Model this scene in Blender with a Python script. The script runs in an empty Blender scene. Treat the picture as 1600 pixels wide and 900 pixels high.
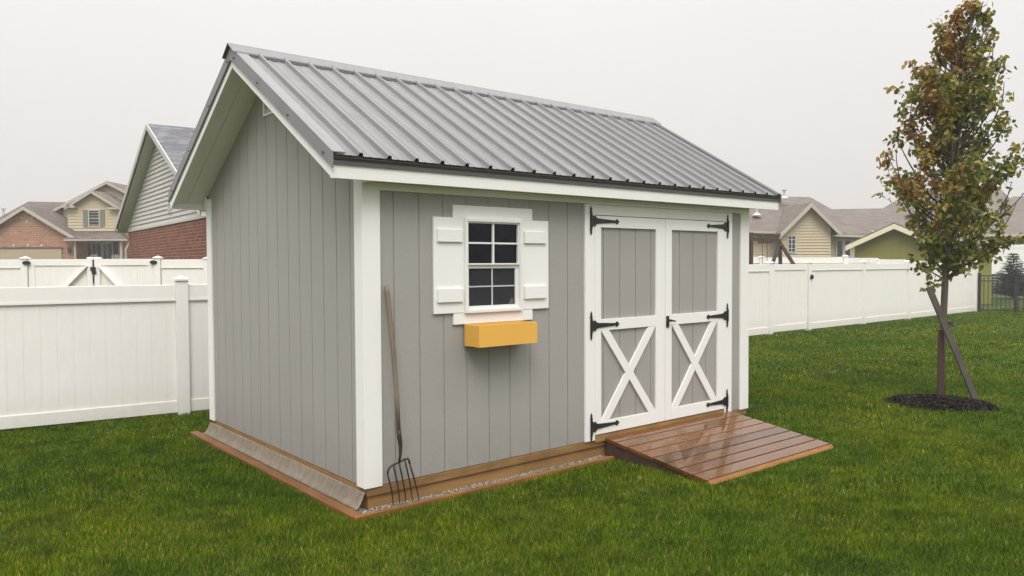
import bpy, bmesh, math, random
import numpy as np
from mathutils import Vector, Matrix, noise as mn
random.seed(7); rng = np.random.default_rng(11)
S = bpy.context.scene; COL = S.collection
# ------------------------------------------------------------------ camera
YAW, PIT, ROL = -0.6902, -0.0317, -0.0048
CAM = Vector((-2.5007, -4.5645, 1.4911)); F = 1208.69
G = -0.17                                            # lawn level (0 = bottom of the shed's siding)
fw = Vector((-math.sin(YAW)*math.cos(PIT), math.cos(YAW)*math.cos(PIT), math.sin(PIT)))
rt = Vector((math.cos(YAW), math.sin(YAW), 0)); up = rt.cross(fw)
r2 = rt*math.cos(ROL)+up*math.sin(ROL); u2 = -rt*math.sin(ROL)+up*math.cos(ROL)
cam = bpy.data.objects.new('camera', bpy.data.cameras.new('camera')); COL.objects.link(cam)
M = Matrix((r2, u2, -fw)).transposed().to_4x4(); M.translation = CAM
cam.matrix_world = M
cam.data.sensor_width = 36; cam.data.lens = F/1600*36; cam.data.clip_end = 2000; cam.data.clip_start = .05
S.camera = cam
# ------------------------------------------------------------------ sky, sun, exposure
W = bpy.data.worlds.new('World'); S.world = W; W.use_nodes = True
nt = W.node_tree; N = nt.nodes; Lk = nt.links
for n in list(N): N.remove(n)
SUN_EL, SUN_AZ = math.radians(52), math.atan2(-.62, -.78)
sky = N.new('ShaderNodeTexSky'); sky.sky_type = 'NISHITA'; sky.sun_disc = False
sky.sun_elevation = SUN_EL; sky.sun_rotation = SUN_AZ; sky.dust_density = 5; sky.air_density = 1
hs = N.new('ShaderNodeHueSaturation'); hs.inputs['Saturation'].default_value = .15
Lk.new(sky.outputs[0], hs.inputs['Color'])
mx = N.new('ShaderNodeMix'); mx.data_type = 'RGBA'; mx.inputs[0].default_value = .93
Lk.new(hs.outputs[0], mx.inputs[6])
tc = N.new('ShaderNodeTexCoord'); sx = N.new('ShaderNodeSeparateXYZ'); Lk.new(tc.outputs['Generated'], sx.inputs[0])
cr = N.new('ShaderNodeValToRGB'); cr.color_ramp.elements[0].position = .0; cr.color_ramp.elements[0].color = (.625, .590, .568, 1)   # cloud deck, paler higher up
cr.color_ramp.elements[1].position = .34; cr.color_ramp.elements[1].color = (.785, .775, .765, 1)
cs0 = N.new('ShaderNodeVectorMath'); cs0.operation = 'SCALE'; cs0.inputs['Scale'].default_value = 9.4
cn = N.new('ShaderNodeTexNoise'); cn.inputs['Scale'].default_value = 1.6; cn.inputs['Detail'].default_value = 3; Lk.new(tc.outputs['Generated'], cn.inputs['Vector'])
cw = N.new('ShaderNodeMath'); cw.operation = 'MULTIPLY_ADD'; cw.inputs[1].default_value = .16; Lk.new(cn.outputs[0], cw.inputs[0]); Lk.new(sx.outputs[2], cw.inputs[2])
cw2 = N.new('ShaderNodeMath'); cw2.operation = 'SUBTRACT'; cw2.inputs[1].default_value = .08; Lk.new(cw.outputs[0], cw2.inputs[0])
Lk.new(cw2.outputs[0], cr.inputs[0]); Lk.new(cr.outputs[0], cs0.inputs[0]); Lk.new(cs0.outputs[0], mx.inputs[7])
mr = N.new('ShaderNodeMapRange'); mr.interpolation_type = 'SMOOTHSTEP'
mr.inputs[1].default_value = .3; mr.inputs[2].default_value = .9; mr.inputs[3].default_value = 1.0; mr.inputs[4].default_value = 2.9
Lk.new(sx.outputs[2], mr.inputs[0])
vm = N.new('ShaderNodeVectorMath'); vm.operation = 'SCALE'; Lk.new(mx.outputs[2], vm.inputs[0]); Lk.new(mr.outputs[0], vm.inputs['Scale'])
bg = N.new('ShaderNodeBackground'); bg.inputs[1].default_value = .1; Lk.new(vm.outputs[0], bg.inputs[0])
ow = N.new('ShaderNodeOutputWorld'); Lk.new(bg.outputs[0], ow.inputs[0])
sl = bpy.data.lights.new('sun', 'SUN'); sl.energy = 1.2; sl.angle = math.radians(30); sl.color = (1, .97, .93)
so = bpy.data.objects.new('sun', sl); COL.objects.link(so)
sd = Vector((math.sin(SUN_AZ)*math.cos(SUN_EL), math.cos(SUN_AZ)*math.cos(SUN_EL), math.sin(SUN_EL)))
so.rotation_euler = sd.to_track_quat('Z', 'Y').to_euler(); so.location = (0, 0, 20)
S.view_settings.view_transform = 'Standard'; S.view_settings.look = 'None'; S.view_settings.gamma = 1
S.view_settings.exposure = .40
S.render.engine = 'CYCLES'

# ------------------------------------------------------------------ helpers
def hor(u): return 412.3 + (800-u)*.0048
def cs(X, D, z=G): return Vector((CAM.x, CAM.y, 0)) + rt*X + Vector((-math.sin(YAW), math.cos(YAW), 0))*D + Vector((0, 0, z))
def lx(u, D, u0=800): return (u-u0)*D/F
def lz(v, D, u=800): return CAM.z + (hor(u)-v)*D/F
def tag(o, label=None, cat=None, group=None, kind=None):
    if label: o['label'] = label
    if cat: o['category'] = cat
    if group: o['group'] = group
    if kind: o['kind'] = kind
    return o
def empty(name, loc=(0, 0, 0), rz=0, **k):
    o = bpy.data.objects.new(name, None); COL.objects.link(o); o.location = loc; o.rotation_euler = (0, 0, rz)
    o.empty_display_size = .2
    return tag(o, **k)
class MB:
    def __init__(s): s.v = []; s.f = []; s.mi = []; s.cur = 0
    def add(s, vs, fs):
        b = len(s.v); s.v += [tuple(x) for x in vs]; s.f += [tuple(b+i for i in f) for f in fs]; s.mi += [s.cur]*(len(s.f)-len(s.mi)); return s
    def box(s, a, b):
        x0, y0, z0 = a; x1, y1, z1 = b
        return s.add([(x0,y0,z0),(x1,y0,z0),(x1,y1,z0),(x0,y1,z0),(x0,y0,z1),(x1,y0,z1),(x1,y1,z1),(x0,y1,z1)],
                     [(0,3,2,1),(4,5,6,7),(0,1,5,4),(1,2,6,5),(2,3,7,6),(3,0,4,7)])
    def prism(s, poly, d):       # poly: 3D points in order; d: extrusion vector
        n = len(poly); d = Vector(d); a = [Vector(p) for p in poly]; b = [p+d for p in a]
        nrm = Vector((0, 0, 0))
        for i in range(n): nrm += a[i].cross(a[(i+1) % n])
        fl = nrm.dot(d) > 0
        fs = [tuple(range(n))[::-1] if fl else tuple(range(n)), tuple(range(n, 2*n)) if fl else tuple(range(n, 2*n))[::-1]]
        for i in range(n):
            j = (i+1) % n
            fs.append((i, j, n+j, n+i) if fl else (j, i, n+i, n+j))
        return s.add(a+b, fs)
    def bar(s, p, q, w, h, upv=(0, 0, 1)):   # rectangular bar from p to q
        p, q = Vector(p), Vector(q); d = (q-p).normalized(); x = d.cross(Vector(upv)).normalized(); y = x.cross(d)
        c = [p+x*w*a/2+y*h*b/2 for a, b in ((-1,-1),(1,-1),(1,1),(-1,1))]
        return s.prism(c, q-p)
    def tube(s, pts, rad, n=8, cap=True):
        pts = [Vector(p) for p in pts]
        if not isinstance(rad, (list, tuple)): rad = [rad]*len(pts)
        b = len(s.v); ref = None
        for i, p in enumerate(pts):
            d = (pts[min(i+1, len(pts)-1)]-pts[max(i-1, 0)]).normalized()
            if ref is None: ref = d.orthogonal().normalized()
            ref = (ref-d*ref.dot(d)).normalized(); y = d.cross(ref)
            for k in range(n):
                a = 2*math.pi*k/n; s.v.append(tuple(p+(ref*math.cos(a)+y*math.sin(a))*rad[i]))
        for i in range(len(pts)-1):
            for k in range(n):
                k2 = (k+1) % n; s.f.append((b+i*n+k, b+i*n+k2, b+(i+1)*n+k2, b+(i+1)*n+k))
        if cap:
            s.f.append(tuple(b+k for k in range(n))[::-1]); e = b+(len(pts)-1)*n; s.f.append(tuple(e+k for k in range(n)))
        s.mi += [s.cur]*(len(s.f)-len(s.mi)); return s
    def cyl(s, c, axis, r, h, n=16): c = Vector(c); return s.tube([c, c+Vector(axis).normalized()*h], r, n)
    def build(s, name, mat, parent=None, loc=None, smooth=False, bevel=0, **k):
        me = bpy.data.meshes.new(name); me.from_pydata(s.v, [], s.f); me.update()
        ms = mat if isinstance(mat, list) else [mat]
        for q_ in ms: me.materials.append(q_)
        if len(ms) > 1 and len(me.polygons) == len(s.f):
            s.mi += [s.cur]*(len(s.f)-len(s.mi)); me.polygons.foreach_set('material_index', s.mi)
        o = bpy.data.objects.new(name, me); COL.objects.link(o)
        if parent: o.parent = parent
        if loc is not None: o.location = loc
        if smooth: me.polygons.foreach_set('use_smooth', [True]*len(me.polygons))
        if bevel:
            m = o.modifiers.new('b', 'BEVEL'); m.width = bevel; m.segments = 2; m.limit_method = 'ANGLE'; m.harden_normals = False
        return tag(o, **k)

# ------------------------------------------------------------------ materials
def mat(name, col, rough=.6, spec=.5, metal=0):
    m = bpy.data.materials.new(name); m.use_nodes = True
    b = m.node_tree.nodes['Principled BSDF']
    b.inputs['Base Color'].default_value = (*col, 1); b.inputs['Roughness'].default_value = rough
    b.inputs['Specular IOR Level'].default_value = spec; b.inputs['Metallic'].default_value = metal
    m['b'] = 1
    return m
def nd(m, t, **k):
    n = m.node_tree.nodes.new(t)
    for a, v in k.items(): setattr(n, a, v)
    return n
def L(m, a, b): m.node_tree.links.new(a, b)
def P(m): return m.node_tree.nodes['Principled BSDF']
def coords(m, scale=(1, 1, 1), kind='Object', rot=(0, 0, 0)):
    t = nd(m, 'ShaderNodeTexCoord'); mp = nd(m, 'ShaderNodeMapping'); mp.inputs['Scale'].default_value = scale
    mp.inputs['Rotation'].default_value = rot
    L(m, t.outputs[kind], mp.inputs[0]); return mp.outputs[0]
def noi(m, vec, scale, detail=4, rough=.55, dist=0):
    n = nd(m, 'ShaderNodeTexNoise'); n.inputs['Scale'].default_value = scale; n.inputs['Detail'].default_value = detail
    n.inputs['Roughness'].default_value = rough; n.inputs['Distortion'].default_value = dist
    L(m, vec, n.inputs['Vector']); return n.outputs[0]
def ramp(m, fac, stops):
    r = nd(m, 'ShaderNodeValToRGB'); e = r.color_ramp.elements
    while len(e) < len(stops): e.new(.5)
    for i, (p, c) in enumerate(stops): e[i].position = p; e[i].color = (*c, 1)
    L(m, fac, r.inputs[0]); return r.outputs[0]
def mixc(m, fac, a, b, mode='MIX'):
    n = nd(m, 'ShaderNodeMix', data_type='RGBA', blend_type=mode)
    if isinstance(fac, (int, float)): n.inputs[0].default_value = fac
    else: L(m, fac, n.inputs[0])
    for i, x in ((6, a), (7, b)):
        if isinstance(x, tuple): n.inputs[i].default_value = (*x, 1)
        else: L(m, x, n.inputs[i])
    return n.outputs[2]
def bump(m, h, strength, dist=.01, prev=None):
    b = nd(m, 'ShaderNodeBump'); b.inputs['Strength'].default_value = strength; b.inputs['Distance'].default_value = dist
    L(m, h, b.inputs['Height'])
    if prev: L(m, prev, b.inputs['Normal'])
    return b.outputs[0]
def k3(c, f): return tuple(x*f for x in c)
def painted(name, col, rough=.55, grain=(30, 30, 4), gs=.35, var=.1, spec=.3, gd=.002, dirt=None):
    m = mat(name, col, rough, spec)
    big = noi(m, coords(m, (1, 1, .6)), 2.2, 5)
    c = ramp(m, big, [(.3, k3(col, 1-var)), (.7, k3(col, 1+var*.5))])
    fine = noi(m, coords(m, grain), 5, 6, .65)
    c = mixc(m, fine, c, k3(col, .88))
    if dirt:
        # grime collected near the ground, in object space
        t = nd(m, 'ShaderNodeTexCoord'); s = nd(m, 'ShaderNodeSeparateXYZ'); L(m, t.outputs['Object'], s.inputs[0])
        mrr = nd(m, 'ShaderNodeMapRange'); mrr.inputs[1].default_value = dirt[0]; mrr.inputs[2].default_value = dirt[1]
        mrr.inputs[3].default_value = 1; mrr.inputs[4].default_value = 0; L(m, s.outputs[2], mrr.inputs[0])
        sp = noi(m, coords(m, (3, 3, 3)), 4, 8, .7)
        mu = nd(m, 'ShaderNodeMath', operation='MULTIPLY'); L(m, mrr.outputs[0], mu.inputs[0]); L(m, sp, mu.inputs[1])
        mu2 = nd(m, 'ShaderNodeMath', operation='MULTIPLY'); L(m, mu.outputs[0], mu2.inputs[0]); mu2.inputs[1].default_value = dirt[3]
        c = mixc(m, mu2.outputs[0], c, dirt[2])
    L(m, c, P(m).inputs['Base Color'])
    L(m, bump(m, fine, gs, gd), P(m).inputs['Normal'])
    return m
MT = {}
MT['siding'] = painted('grey_siding_paint', (.352, .337, .314), .6, (24, 24, 7), .9, .06, gd=.005, dirt=(-.05, .38, (.19, .165, .13), .6))
MT['trim'] = painted('white_wood_paint', (.84, .825, .795), .5, (34, 34, 5), .6, .03, gd=.003, dirt=(-.05, .35, (.55, .5, .42), .25))
MT['trim_h'] = painted('white_wood_paint_lengthwise', (.84, .825, .795), .5, (5, 34, 34), .6, .03, gd=.003)
MT['soffit'] = painted('soffit_paint', (.86, .85, .80), .6, (8, 30, 30), .2, .03)
MT['vinyl'] = painted('white_vinyl', (.84, .815, .77), .38, (3, 3, 1), .05, .03, dirt=(-.05, .42, (.36, .35, .25), .6))
MT['vinyl_frame'] = mat('white_vinyl_window', (.74, .74, .72), .35)
MT['muntin'] = mat('grey_muntin', (.5, .5, .5), .4)
MT['black'] = mat('black_iron', (.012, .012, .014), .45)
MT['yellow'] = painted('yellow_paint', (.80, .44, .085), .5, (5, 30, 30), .3, .1)
MT['house_trim'] = mat('beige_trim', (.42, .37, .31), .6)
MT['house_white'] = mat('white_house_trim', (.46, .45, .43), .6)
MT['glass_dark'] = mat('house_window_glass', (.02, .024, .028), .08)
MT['green_shutter'] = mat('sage_shutter', (.16, .17, .12), .6)
MT['grout'] = mat('stone_block', (.5, .42, .35), .8)
MT['dark_metal_and_shade'] = mat('dark_metal_and_eave_shade', (.085, .08, .085), .4)  # screws and roof metal; on the drip edge the darkness is painted shade
MT['foam_shadow'] = mat('closure_foam_and_shadow', (.055, .05, .065), .7)  # dark filler tone that also carries the shadow below the ridge cap
MT['vent_pipe'] = mat('vent_pipe', (.5, .5, .5), .5)

def metal_roof(name, col):
    m = mat(name, col, .38, .4, 0.0)
    n = noi(m, coords(m, (6, 1.2, 1.2)), 3, 6)
    c = ramp(m, n, [(.3, k3(col, .9)), (.7, k3(col, 1.08))]); L(m, c, P(m).inputs['Base Color'])
    r = nd(m, 'ShaderNodeMapRange'); L(m, noi(m, coords(m, (2, 2, 2)), 5, 8), r.inputs[0]); r.inputs[3].default_value = .28; r.inputs[4].default_value = .5
    L(m, r.outputs[0], P(m).inputs['Roughness'])
    return m
MT['roof'] = metal_roof('grey_painted_steel', (.150, .144, .146))
MT['roof_trim'] = metal_roof('grey_painted_trim', (.19, .18, .187))

def wood(name, a, b, rough, wet=False, axis=(2, 40, 40), spec=.5):
    m = mat(name, a, rough, spec)
    g = noi(m, coords(m, axis), 1.6, 8, .65, .6)
    c = ramp(m, g, [(.3, b), (.62, a)])
    bl = noi(m, coords(m, (1, 1, 1)), 3.5, 5)
    c = mixc(m, ramp(m, bl, [(.4, (0, 0, 0)), (.65, (.75, .75, .75))]), c, k3(b, .8))
    rnd = nd(m, 'ShaderNodeNewGeometry')
    c = mixc(m, .35, c, ramp(m, rnd.outputs['Random Per Island'], [(0, k3(a, .55)), (.5, a), (1, k3(a, 1.45))]), 'MIX')
    if wet:
        oi = nd(m, 'ShaderNodeObjectInfo'); c = mixc(m, .55, c, ramp(m, oi.outputs['Random'], [(0, k3(a, .4)), (.5, k3(a, .85)), (1, k3(a, 1.25))]), 'MIX')
    L(m, c, P(m).inputs['Base Color'])
    L(m, bump(m, g, .35 if not wet else .10, .002), P(m).inputs['Normal'])
    if wet:
        p = noi(m, coords(m, (1.3, 3, 1)), 2.6, 6, .6)
        L(m, ramp(m, p, [(.44, (.05,)*3), (.62, (.36,)*3)]), P(m).inputs['Roughness'])
    return m
MT['deck'] = wood('wet_cedar_deck', (.165, .066, .018), (.045, .019, .008), .12, True, (2, 40, 40), .6)
MT['timber'] = wood('treated_timber', (.32, .145, .04), (.13, .058, .022), .5, spec=.2)
MT['timber_y'] = wood('treated_timber_side', (.24, .105, .038), (.10, .045, .02), .5, spec=.2, axis=(40, 2, 40))
MT['skid'] = wood('skid_timber', (.31, .175, .066), (.15, .085, .036), .65, spec=.2)
MT['darkwood'] = wood('dark_stained_wood', (.07, .04, .028), (.03, .018, .014), .6, axis=(30, 30, 4))
MT['stake'] = wood('weathered_stake', (.10, .082, .065), (.045, .036, .028), .8, axis=(30, 30, 4))
MT['redstake'] = wood('damp_red_stake', (.075, .032, .022), (.03, .014, .011), .6, axis=(30, 30, 4))
MT['handle'] = wood('grey_ash_handle', (.22, .175, .135), (.11, .085, .065), .75, axis=(60, 60, 6))
MT['stud'] = mat('pine_stud', (.75, .45, .2), .6)
MT['rust'] = painted('rusty_steel', (.04, .026, .022), .5, (40, 40, 40), .3, .4)
MT['inside'] = mat('bare_interior_wood', (.18, .13, .08), .8)

def glass(name):
    m = bpy.data.materials.new(name); m.use_nodes = True; n = m.node_tree.nodes; n.clear()
    o = n.new('ShaderNodeOutputMaterial'); t = n.new('ShaderNodeBsdfTransparent'); t.inputs[0].default_value = (.32, .33, .37, 1)
    g = n.new('ShaderNodeBsdfGlossy'); g.inputs['Roughness'].default_value = .02; g.inputs[0].default_value = (.6, .63, .75, 1)
    f = n.new('ShaderNodeFresnel'); f.inputs[0].default_value = 1.4; mm = n.new('ShaderNodeMixShader')
    m.node_tree.links.new(f.outputs[0], mm.inputs[0]); m.node_tree.links.new(t.outputs[0], mm.inputs[1]); m.node_tree.links.new(g.outputs[0], mm.inputs[2])
    m.node_tree.links.new(mm.outputs[0], o.inputs[0]); return m
MT['glass'] = glass('window_glass')
MT['screen'] = mat('grey_insect_screen', (.045, .047, .058), .9, .1); P(MT['screen']).inputs['Alpha'].default_value = .6

def brick(name, a, b, mortar, sc=1.0):
    m = mat(name, a, .85, .2)
    t = nd(m, 'ShaderNodeTexCoord'); s = nd(m, 'ShaderNodeSeparateXYZ'); L(m, t.outputs['Object'], s.inputs[0])
    ad = nd(m, 'ShaderNodeMath', operation='ADD'); L(m, s.outputs[0], ad.inputs[0]); L(m, s.outputs[1], ad.inputs[1])
    cb = nd(m, 'ShaderNodeCombineXYZ'); L(m, ad.outputs[0], cb.inputs[0]); L(m, s.outputs[2], cb.inputs[1])
    br = nd(m, 'ShaderNodeTexBrick'); L(m, cb.outputs[0], br.inputs['Vector'])
    br.inputs['Color1'].default_value = (*a, 1); br.inputs['Color2'].default_value = (*b, 1); br.inputs['Mortar'].default_value = (*mortar, 1)
    br.inputs['Scale'].default_value = 1; br.inputs['Mortar Size'].default_value = .008*sc; br.inputs['Mortar Smooth'].default_value = .1
    br.inputs['Brick Width'].default_value = .21*sc; br.inputs['Row Height'].default_value = .075*sc; br.inputs['Bias'].default_value = -.1
    n = noi(m, coords(m, (1, 1, 1)), 3, 6)
    c = mixc(m, ramp(m, n, [(.35, (.0, .0, .0)), (.75, (.45, .45, .45))]), br.outputs[0], k3(a, .6))
    L(m, c, P(m).inputs['Base Color'])
    iv = nd(m, 'ShaderNodeMath', operation='SUBTRACT'); iv.inputs[0].default_value = 1; L(m, br.outputs['Fac'], iv.inputs[1])
    L(m, bump(m, iv.outputs[0], .6, .008), P(m).inputs['Normal']); return m
MT['brick_red'] = brick('red_brick', (.26, .088, .055), (.12, .046, .038), (.30, .22, .18), 1.0)
MT['brick_orange'] = brick('orange_brick', (.45, .22, .13), (.27, .125, .08), (.40, .30, .23), 1.9)
def shingle(name, a, b, w=.33, h=.13):
    m = mat(name, a, .9, .2)
    t = nd(m, 'ShaderNodeTexCoord'); s = nd(m, 'ShaderNodeSeparateXYZ'); L(m, t.outputs['Object'], s.inputs[0])
    ad = nd(m, 'ShaderNodeMath', operation='ADD'); L(m, s.outputs[0], ad.inputs[0]); L(m, s.outputs[1], ad.inputs[1])
    cb = nd(m, 'ShaderNodeCombineXYZ'); L(m, ad.outputs[0], cb.inputs[0])
    ml = nd(m, 'ShaderNodeMath', operation='MULTIPLY'); L(m, s.outputs[2], ml.inputs[0]); ml.inputs[1].default_value = 2.0; L(m, ml.outputs[0], cb.inputs[1])
    br = nd(m, 'ShaderNodeTexBrick'); L(m, cb.outputs[0], br.inputs['Vector'])
    br.inputs['Color1'].default_value = (*k3(a, 1.15), 1); br.inputs['Color2'].default_value = (*b, 1); br.inputs['Mortar'].default_value = (*k3(b, .55), 1)
    br.inputs['Scale'].default_value = 1; br.inputs['Mortar Size'].default_value = .01; br.inputs['Brick Width'].default_value = w; br.inputs['Row Height'].default_value = h
    br.offset_frequency = 3; br.offset = .37
    n = noi(m, coords(m, (1, 1, 1)), 9, 5)
    c = mixc(m, n, br.outputs[0], k3(a, .85)); L(m, c, P(m).inputs['Base Color'])
    L(m, bump(m, br.outputs['Fac'], .5, .01), P(m).inputs['Normal']); return m
MT['sh_grey'] = shingle('grey_shingles', (.19, .19, .21), (.055, .055, .065), .28, .15)
MT['sh_brown'] = shingle('brown_grey_shingles', (.175, .150, .130), (.095, .080, .070), .42, .24)
MT['sh_dark'] = shingle('dark_shingles', (.15, .115, .105), (.075, .058, .052), .42, .24)
MT['lap_beige'] = mat('beige_lap_siding', (.50, .42, .29), .65, .3)
MT['lap_tan'] = mat('tan_lap_siding', (.42, .35, .235), .65, .3)
MT['lap_white'] = mat('pale_lap_siding', (.50, .475, .45), .6, .3)
MT['garage'] = mat('garage_door_paint', (.40, .31, .215), .6)
MT['green'] = painted('green_siding_paint', (.225, .215, .055), .7, (20, 20, 3), .5, .1)
MT['cream'] = mat('cream_fascia', (.66, .61, .44), .6)
MT['brownfence'] = mat('dark_brown_board', (.045, .036, .036), .8)

# ------------------------------------------------------------------ ground
def ground_mat():
    m = mat('lawn_soil_and_thatch', (.04, .07, .02), .9, .15)
    v = coords(m, (1, 1, 1))
    big = noi(m, v, .35, 4); fine = noi(m, v, 60, 8, .75)
    a = ramp(m, fine, [(.35, (.010, .020, .003)), (.65, (.055, .085, .008))])
    c = mixc(m, ramp(m, big, [(.4, (0,)*3), (.62, (.5,)*3)]), a, (.10, .12, .03))
    L(m, c, P(m).inputs['Base Color']); L(m, bump(m, fine, .8, .03), P(m).inputs['Normal']); return m
g = MB(); g.add([(-400, -400, G), (400, -400, G), (400, 400, G), (-400, 400, G)], [(0, 1, 2, 3)])
g.build('ground', ground_mat(), kind='structure')

def grass_mat():
    m = mat('grass_blades', (.05, .1, .015), .6, .06)
    gi = nd(m, 'ShaderNodeNewGeometry'); v = coords(m, (1, 1, 1))
    c = ramp(m, gi.outputs['Random Per Island'], [(0, (.010, .029, .001)), (.35, (.043, .097, .002)), (.7, (.084, .158, .003)), (.9, (.142, .212, .010)), (.975, (.21, .25, .04)), (1, (.42, .40, .17))])
    big = noi(m, v, .55, 5, .6)
    c = mixc(m, ramp(m, big, [(.42, (0,)*3), (.66, (1,)*3)]), c, (1.75, 1.3, .9), 'MULTIPLY')
    mid = noi(m, v, 4.5, 4, .6)
    c = mixc(m, ramp(m, mid, [(.32, (1,)*3), (.56, (0,)*3)]), c, (.55, .60, .5), 'MULTIPLY')
    L(m, c, P(m).inputs['Base Color']); P(m).inputs['Roughness'].default_value = .65
    return m
def make_grass():
    fwx, fwy = -math.sin(YAW), math.cos(YAW)
    P0 = []; 
    def zone(d0, d1, dens, xr, w, h):
        n = int((d1-d0)*(xr[1]-xr[0])*dens)
        D = rng.uniform(d0, d1, n); X = rng.uniform(xr[0], xr[1], n)
        k = (np.abs(X) < .70*D+.5)
        D, X = D[k], X[k]
        x = CAM.x+rt.x*X+fwx*D; y = CAM.y+rt.y*X+fwy*D
        keep = np.ones(len(x), bool)
        # shed footprint with its border
        keep &= ~((x > -.14) & (x < 4.5) & (y > -.125) & (y < 3.3) & ~((y < -.02) & (y > -.10) & (rng.random(len(x)) < .22*(np.sin(x*5.1)+np.sin(x*11.7)*.7)) & (x > .25) & (x < 2.2)))
        keep &= ~((x > 2.28) & (x < 4.08) & (y > -1.12) & (y < 0))
        fy = 4.39-(x-.1)*.24                                     # left fence line
        keep &= ~((x < 3) & (y > fy-.01)) ; keep &= ~(y > 5.27)
        ang = np.arctan2(y+.83, x-7.05)
        rad = .52+.06*np.sin(ang*3+1)+.04*np.sin(ang*7)+rng.normal(0, .05, len(x))
        keep &= ~(np.hypot(x-7.05, y+.83) < rad)
        x, y, D = x[keep], y[keep], D[keep]
        P0.append((x, y, np.full(len(x), w)*(.7+.6*rng.random(len(x))), np.full(len(x), h)*(.55+.8*rng.random(len(x)))))
    zone(3.4, 5.4, 25000, (-4.2, 4.2), .0024, .030)
    zone(5.4, 7.6, 15000, (-5.6, 5.6), .0034, .031)
    zone(7.6, 11, 6800, (-8, 8), .0050, .033)
    zone(11, 17, 1700, (0, 12), .010, .038)
    zone(17, 29, 700, (5, 20), .016, .04)
    zone(29, 48, 120, (14, 34), .035, .05)
    x, y, w, h = [np.concatenate([p[i] for p in P0]) for i in range(4)]
    n = len(x)
    # patchy height
    pt = np.sin(x*3.1+1.7*np.sin(y*2.3))*np.sin(y*3.7+1.3*np.sin(x*2.9)); h = h*(1+.28*pt)
    a = rng.uniform(0, 2*np.pi, n); la = rng.uniform(0, 2*np.pi, n); ln = h*(.12+.75*rng.random(n)**1.5)
    dx, dy = np.cos(a)*w/2, np.sin(a)*w/2
    V = np.empty((n, 5, 3)); lxx, lyy = np.cos(la)*ln, np.sin(la)*ln
    z0 = G-.002
    V[:, 0] = np.stack([x-dx, y-dy, np.full(n, z0)], 1); V[:, 1] = np.stack([x+dx, y+dy, np.full(n, z0)], 1)
    V[:, 2] = np.stack([x+dx*.8+lxx*.35, y+dy*.8+lyy*.35, z0+h*.6], 1); V[:, 3] = np.stack([x-dx*.8+lxx*.35, y-dy*.8+lyy*.35, z0+h*.6], 1)
    V[:, 4] = np.stack([x+lxx, y+lyy, z0+h*.97], 1)
    me = bpy.data.meshes.new('grass'); me.vertices.add(n*5); me.vertices.foreach_set('co', V.ravel())
    b = (np.arange(n)*5)[:, None]
    loops = (b+np.array([0, 1, 2, 3, 3, 2, 4])[None]).ravel()
    me.loops.add(n*7); me.loops.foreach_set('vertex_index', loops)
    me.polygons.add(n*2)
    st = ((np.arange(n)*7)[:, None]+np.array([0, 4])[None]).ravel()
    me.polygons.foreach_set('loop_start', st)
    me.update(calc_edges=True); me.validate()
    me.materials.append(grass_mat())
    o = bpy.data.objects.new('grass', me); COL.objects.link(o)
    tag(o, label='short damp green mown lawn around the grey shed', cat='grass', kind='stuff')
make_grass()

# ------------------------------------------------------------------ the shed
SL, SW = 4.371, 3.04; MID = SW/2
PT = .589                               # roof pitch
RZ = 3.172; OX0, OX1, OY = -.30, SL+.324, .157
def rz(y): return RZ-PT*abs(y-MID)
def rb(y): return 3.029-.5987*abs(y-MID)      # lower edge of the rake boards
ZF, HF = 2.025, .098                    # fascia bottom and height
shed = empty('garden_shed', (0, 0, 0), label='grey board sided garden shed with white trim and grey ribbed metal roof', cat='shed')
def planks(mb, axis, p0, p1, g0, off, z0, top, gap=.008, depth=.0055, back=.03, pitch=.2032):
    """boards between p0 and p1 along x (axis 0) or y (axis 1); face at -off"""
    k = math.floor((p0-g0)/pitch)+1; cuts = [p0]
    while g0+k*pitch < p1-.012: 
        c = g0+k*pitch
        if c > p0+.012: cuts.append(c)
        k += 1
    cuts.append(p1)
    tf = top if callable(top) else (lambda q: top)
    for i in range(len(cuts)-1):
        a = cuts[i]+(gap/2 if i else 0); b = cuts[i+1]-(gap/2 if i < len(cuts)-2 else 0)
        mids = [a, b]
        if a < MID < b and callable(top): mids = [a, MID, b]
        poly = [(a, z0), (b, z0)]+[(m_, tf(m_)) for m_ in reversed(mids)]
        if axis == 0: mb.prism([(p, -off, z) for p, z in poly], (0, depth-.0004, 0))
        else: mb.prism([(-off, p, z) for p, z in poly], (depth-.0004, 0, 0))
    # backing sheet
    mids = [p0, MID, p1] if callable(top) else [p0, p1]
    poly = [(p0, z0+.001), (p1, z0+.001)]+[(m_, tf(m_)-.001) for m_ in reversed(mids)]
    if axis == 0: mb.prism([(p, -off+depth, z) for p, z in poly], (0, back, 0))
    else: mb.prism([(-off+depth, p, z) for p, z in poly], (back, 0, 0))
# front wall in three pieces round the window and the doors
T1 = 2.05
WX0, WX1, WZ0, WZ1 = .815, 1.328, 1.145, 1.808       # window hole
w = MB()
planks(w, 0, .0, WX0, .430, .0, 0, T1); planks(w, 0, WX1, 2.09, .430, .0, 0, T1)
planks(w, 0, WX0, WX1, .430, .0, 0, WZ0); planks(w, 0, WX0, WX1, .430, .0, WZ1, T1)
planks(w, 0, 4.03, SL, .430, .0, 0, T1); planks(w, 0, 2.09, 4.03, .43, 0, 1.93, T1)
w.build('front_wall', MT['siding'], shed)
w = MB(); planks(w, 1, 0.002, SW, .187-.2032, .0, 0, lambda y: rz(y)-.115); w.build('gable_wall', MT['siding'], shed)
w = MB(); w.prism([(SL, .04, 0), (SL, SW, 0), (SL, SW, rz(SW)-.12), (SL, MID, rz(MID)-.12), (SL, .04, rz(.04)-.12)], (-.03, 0, 0))
w.build('gable_wall', MT['siding'], shed)
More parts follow.
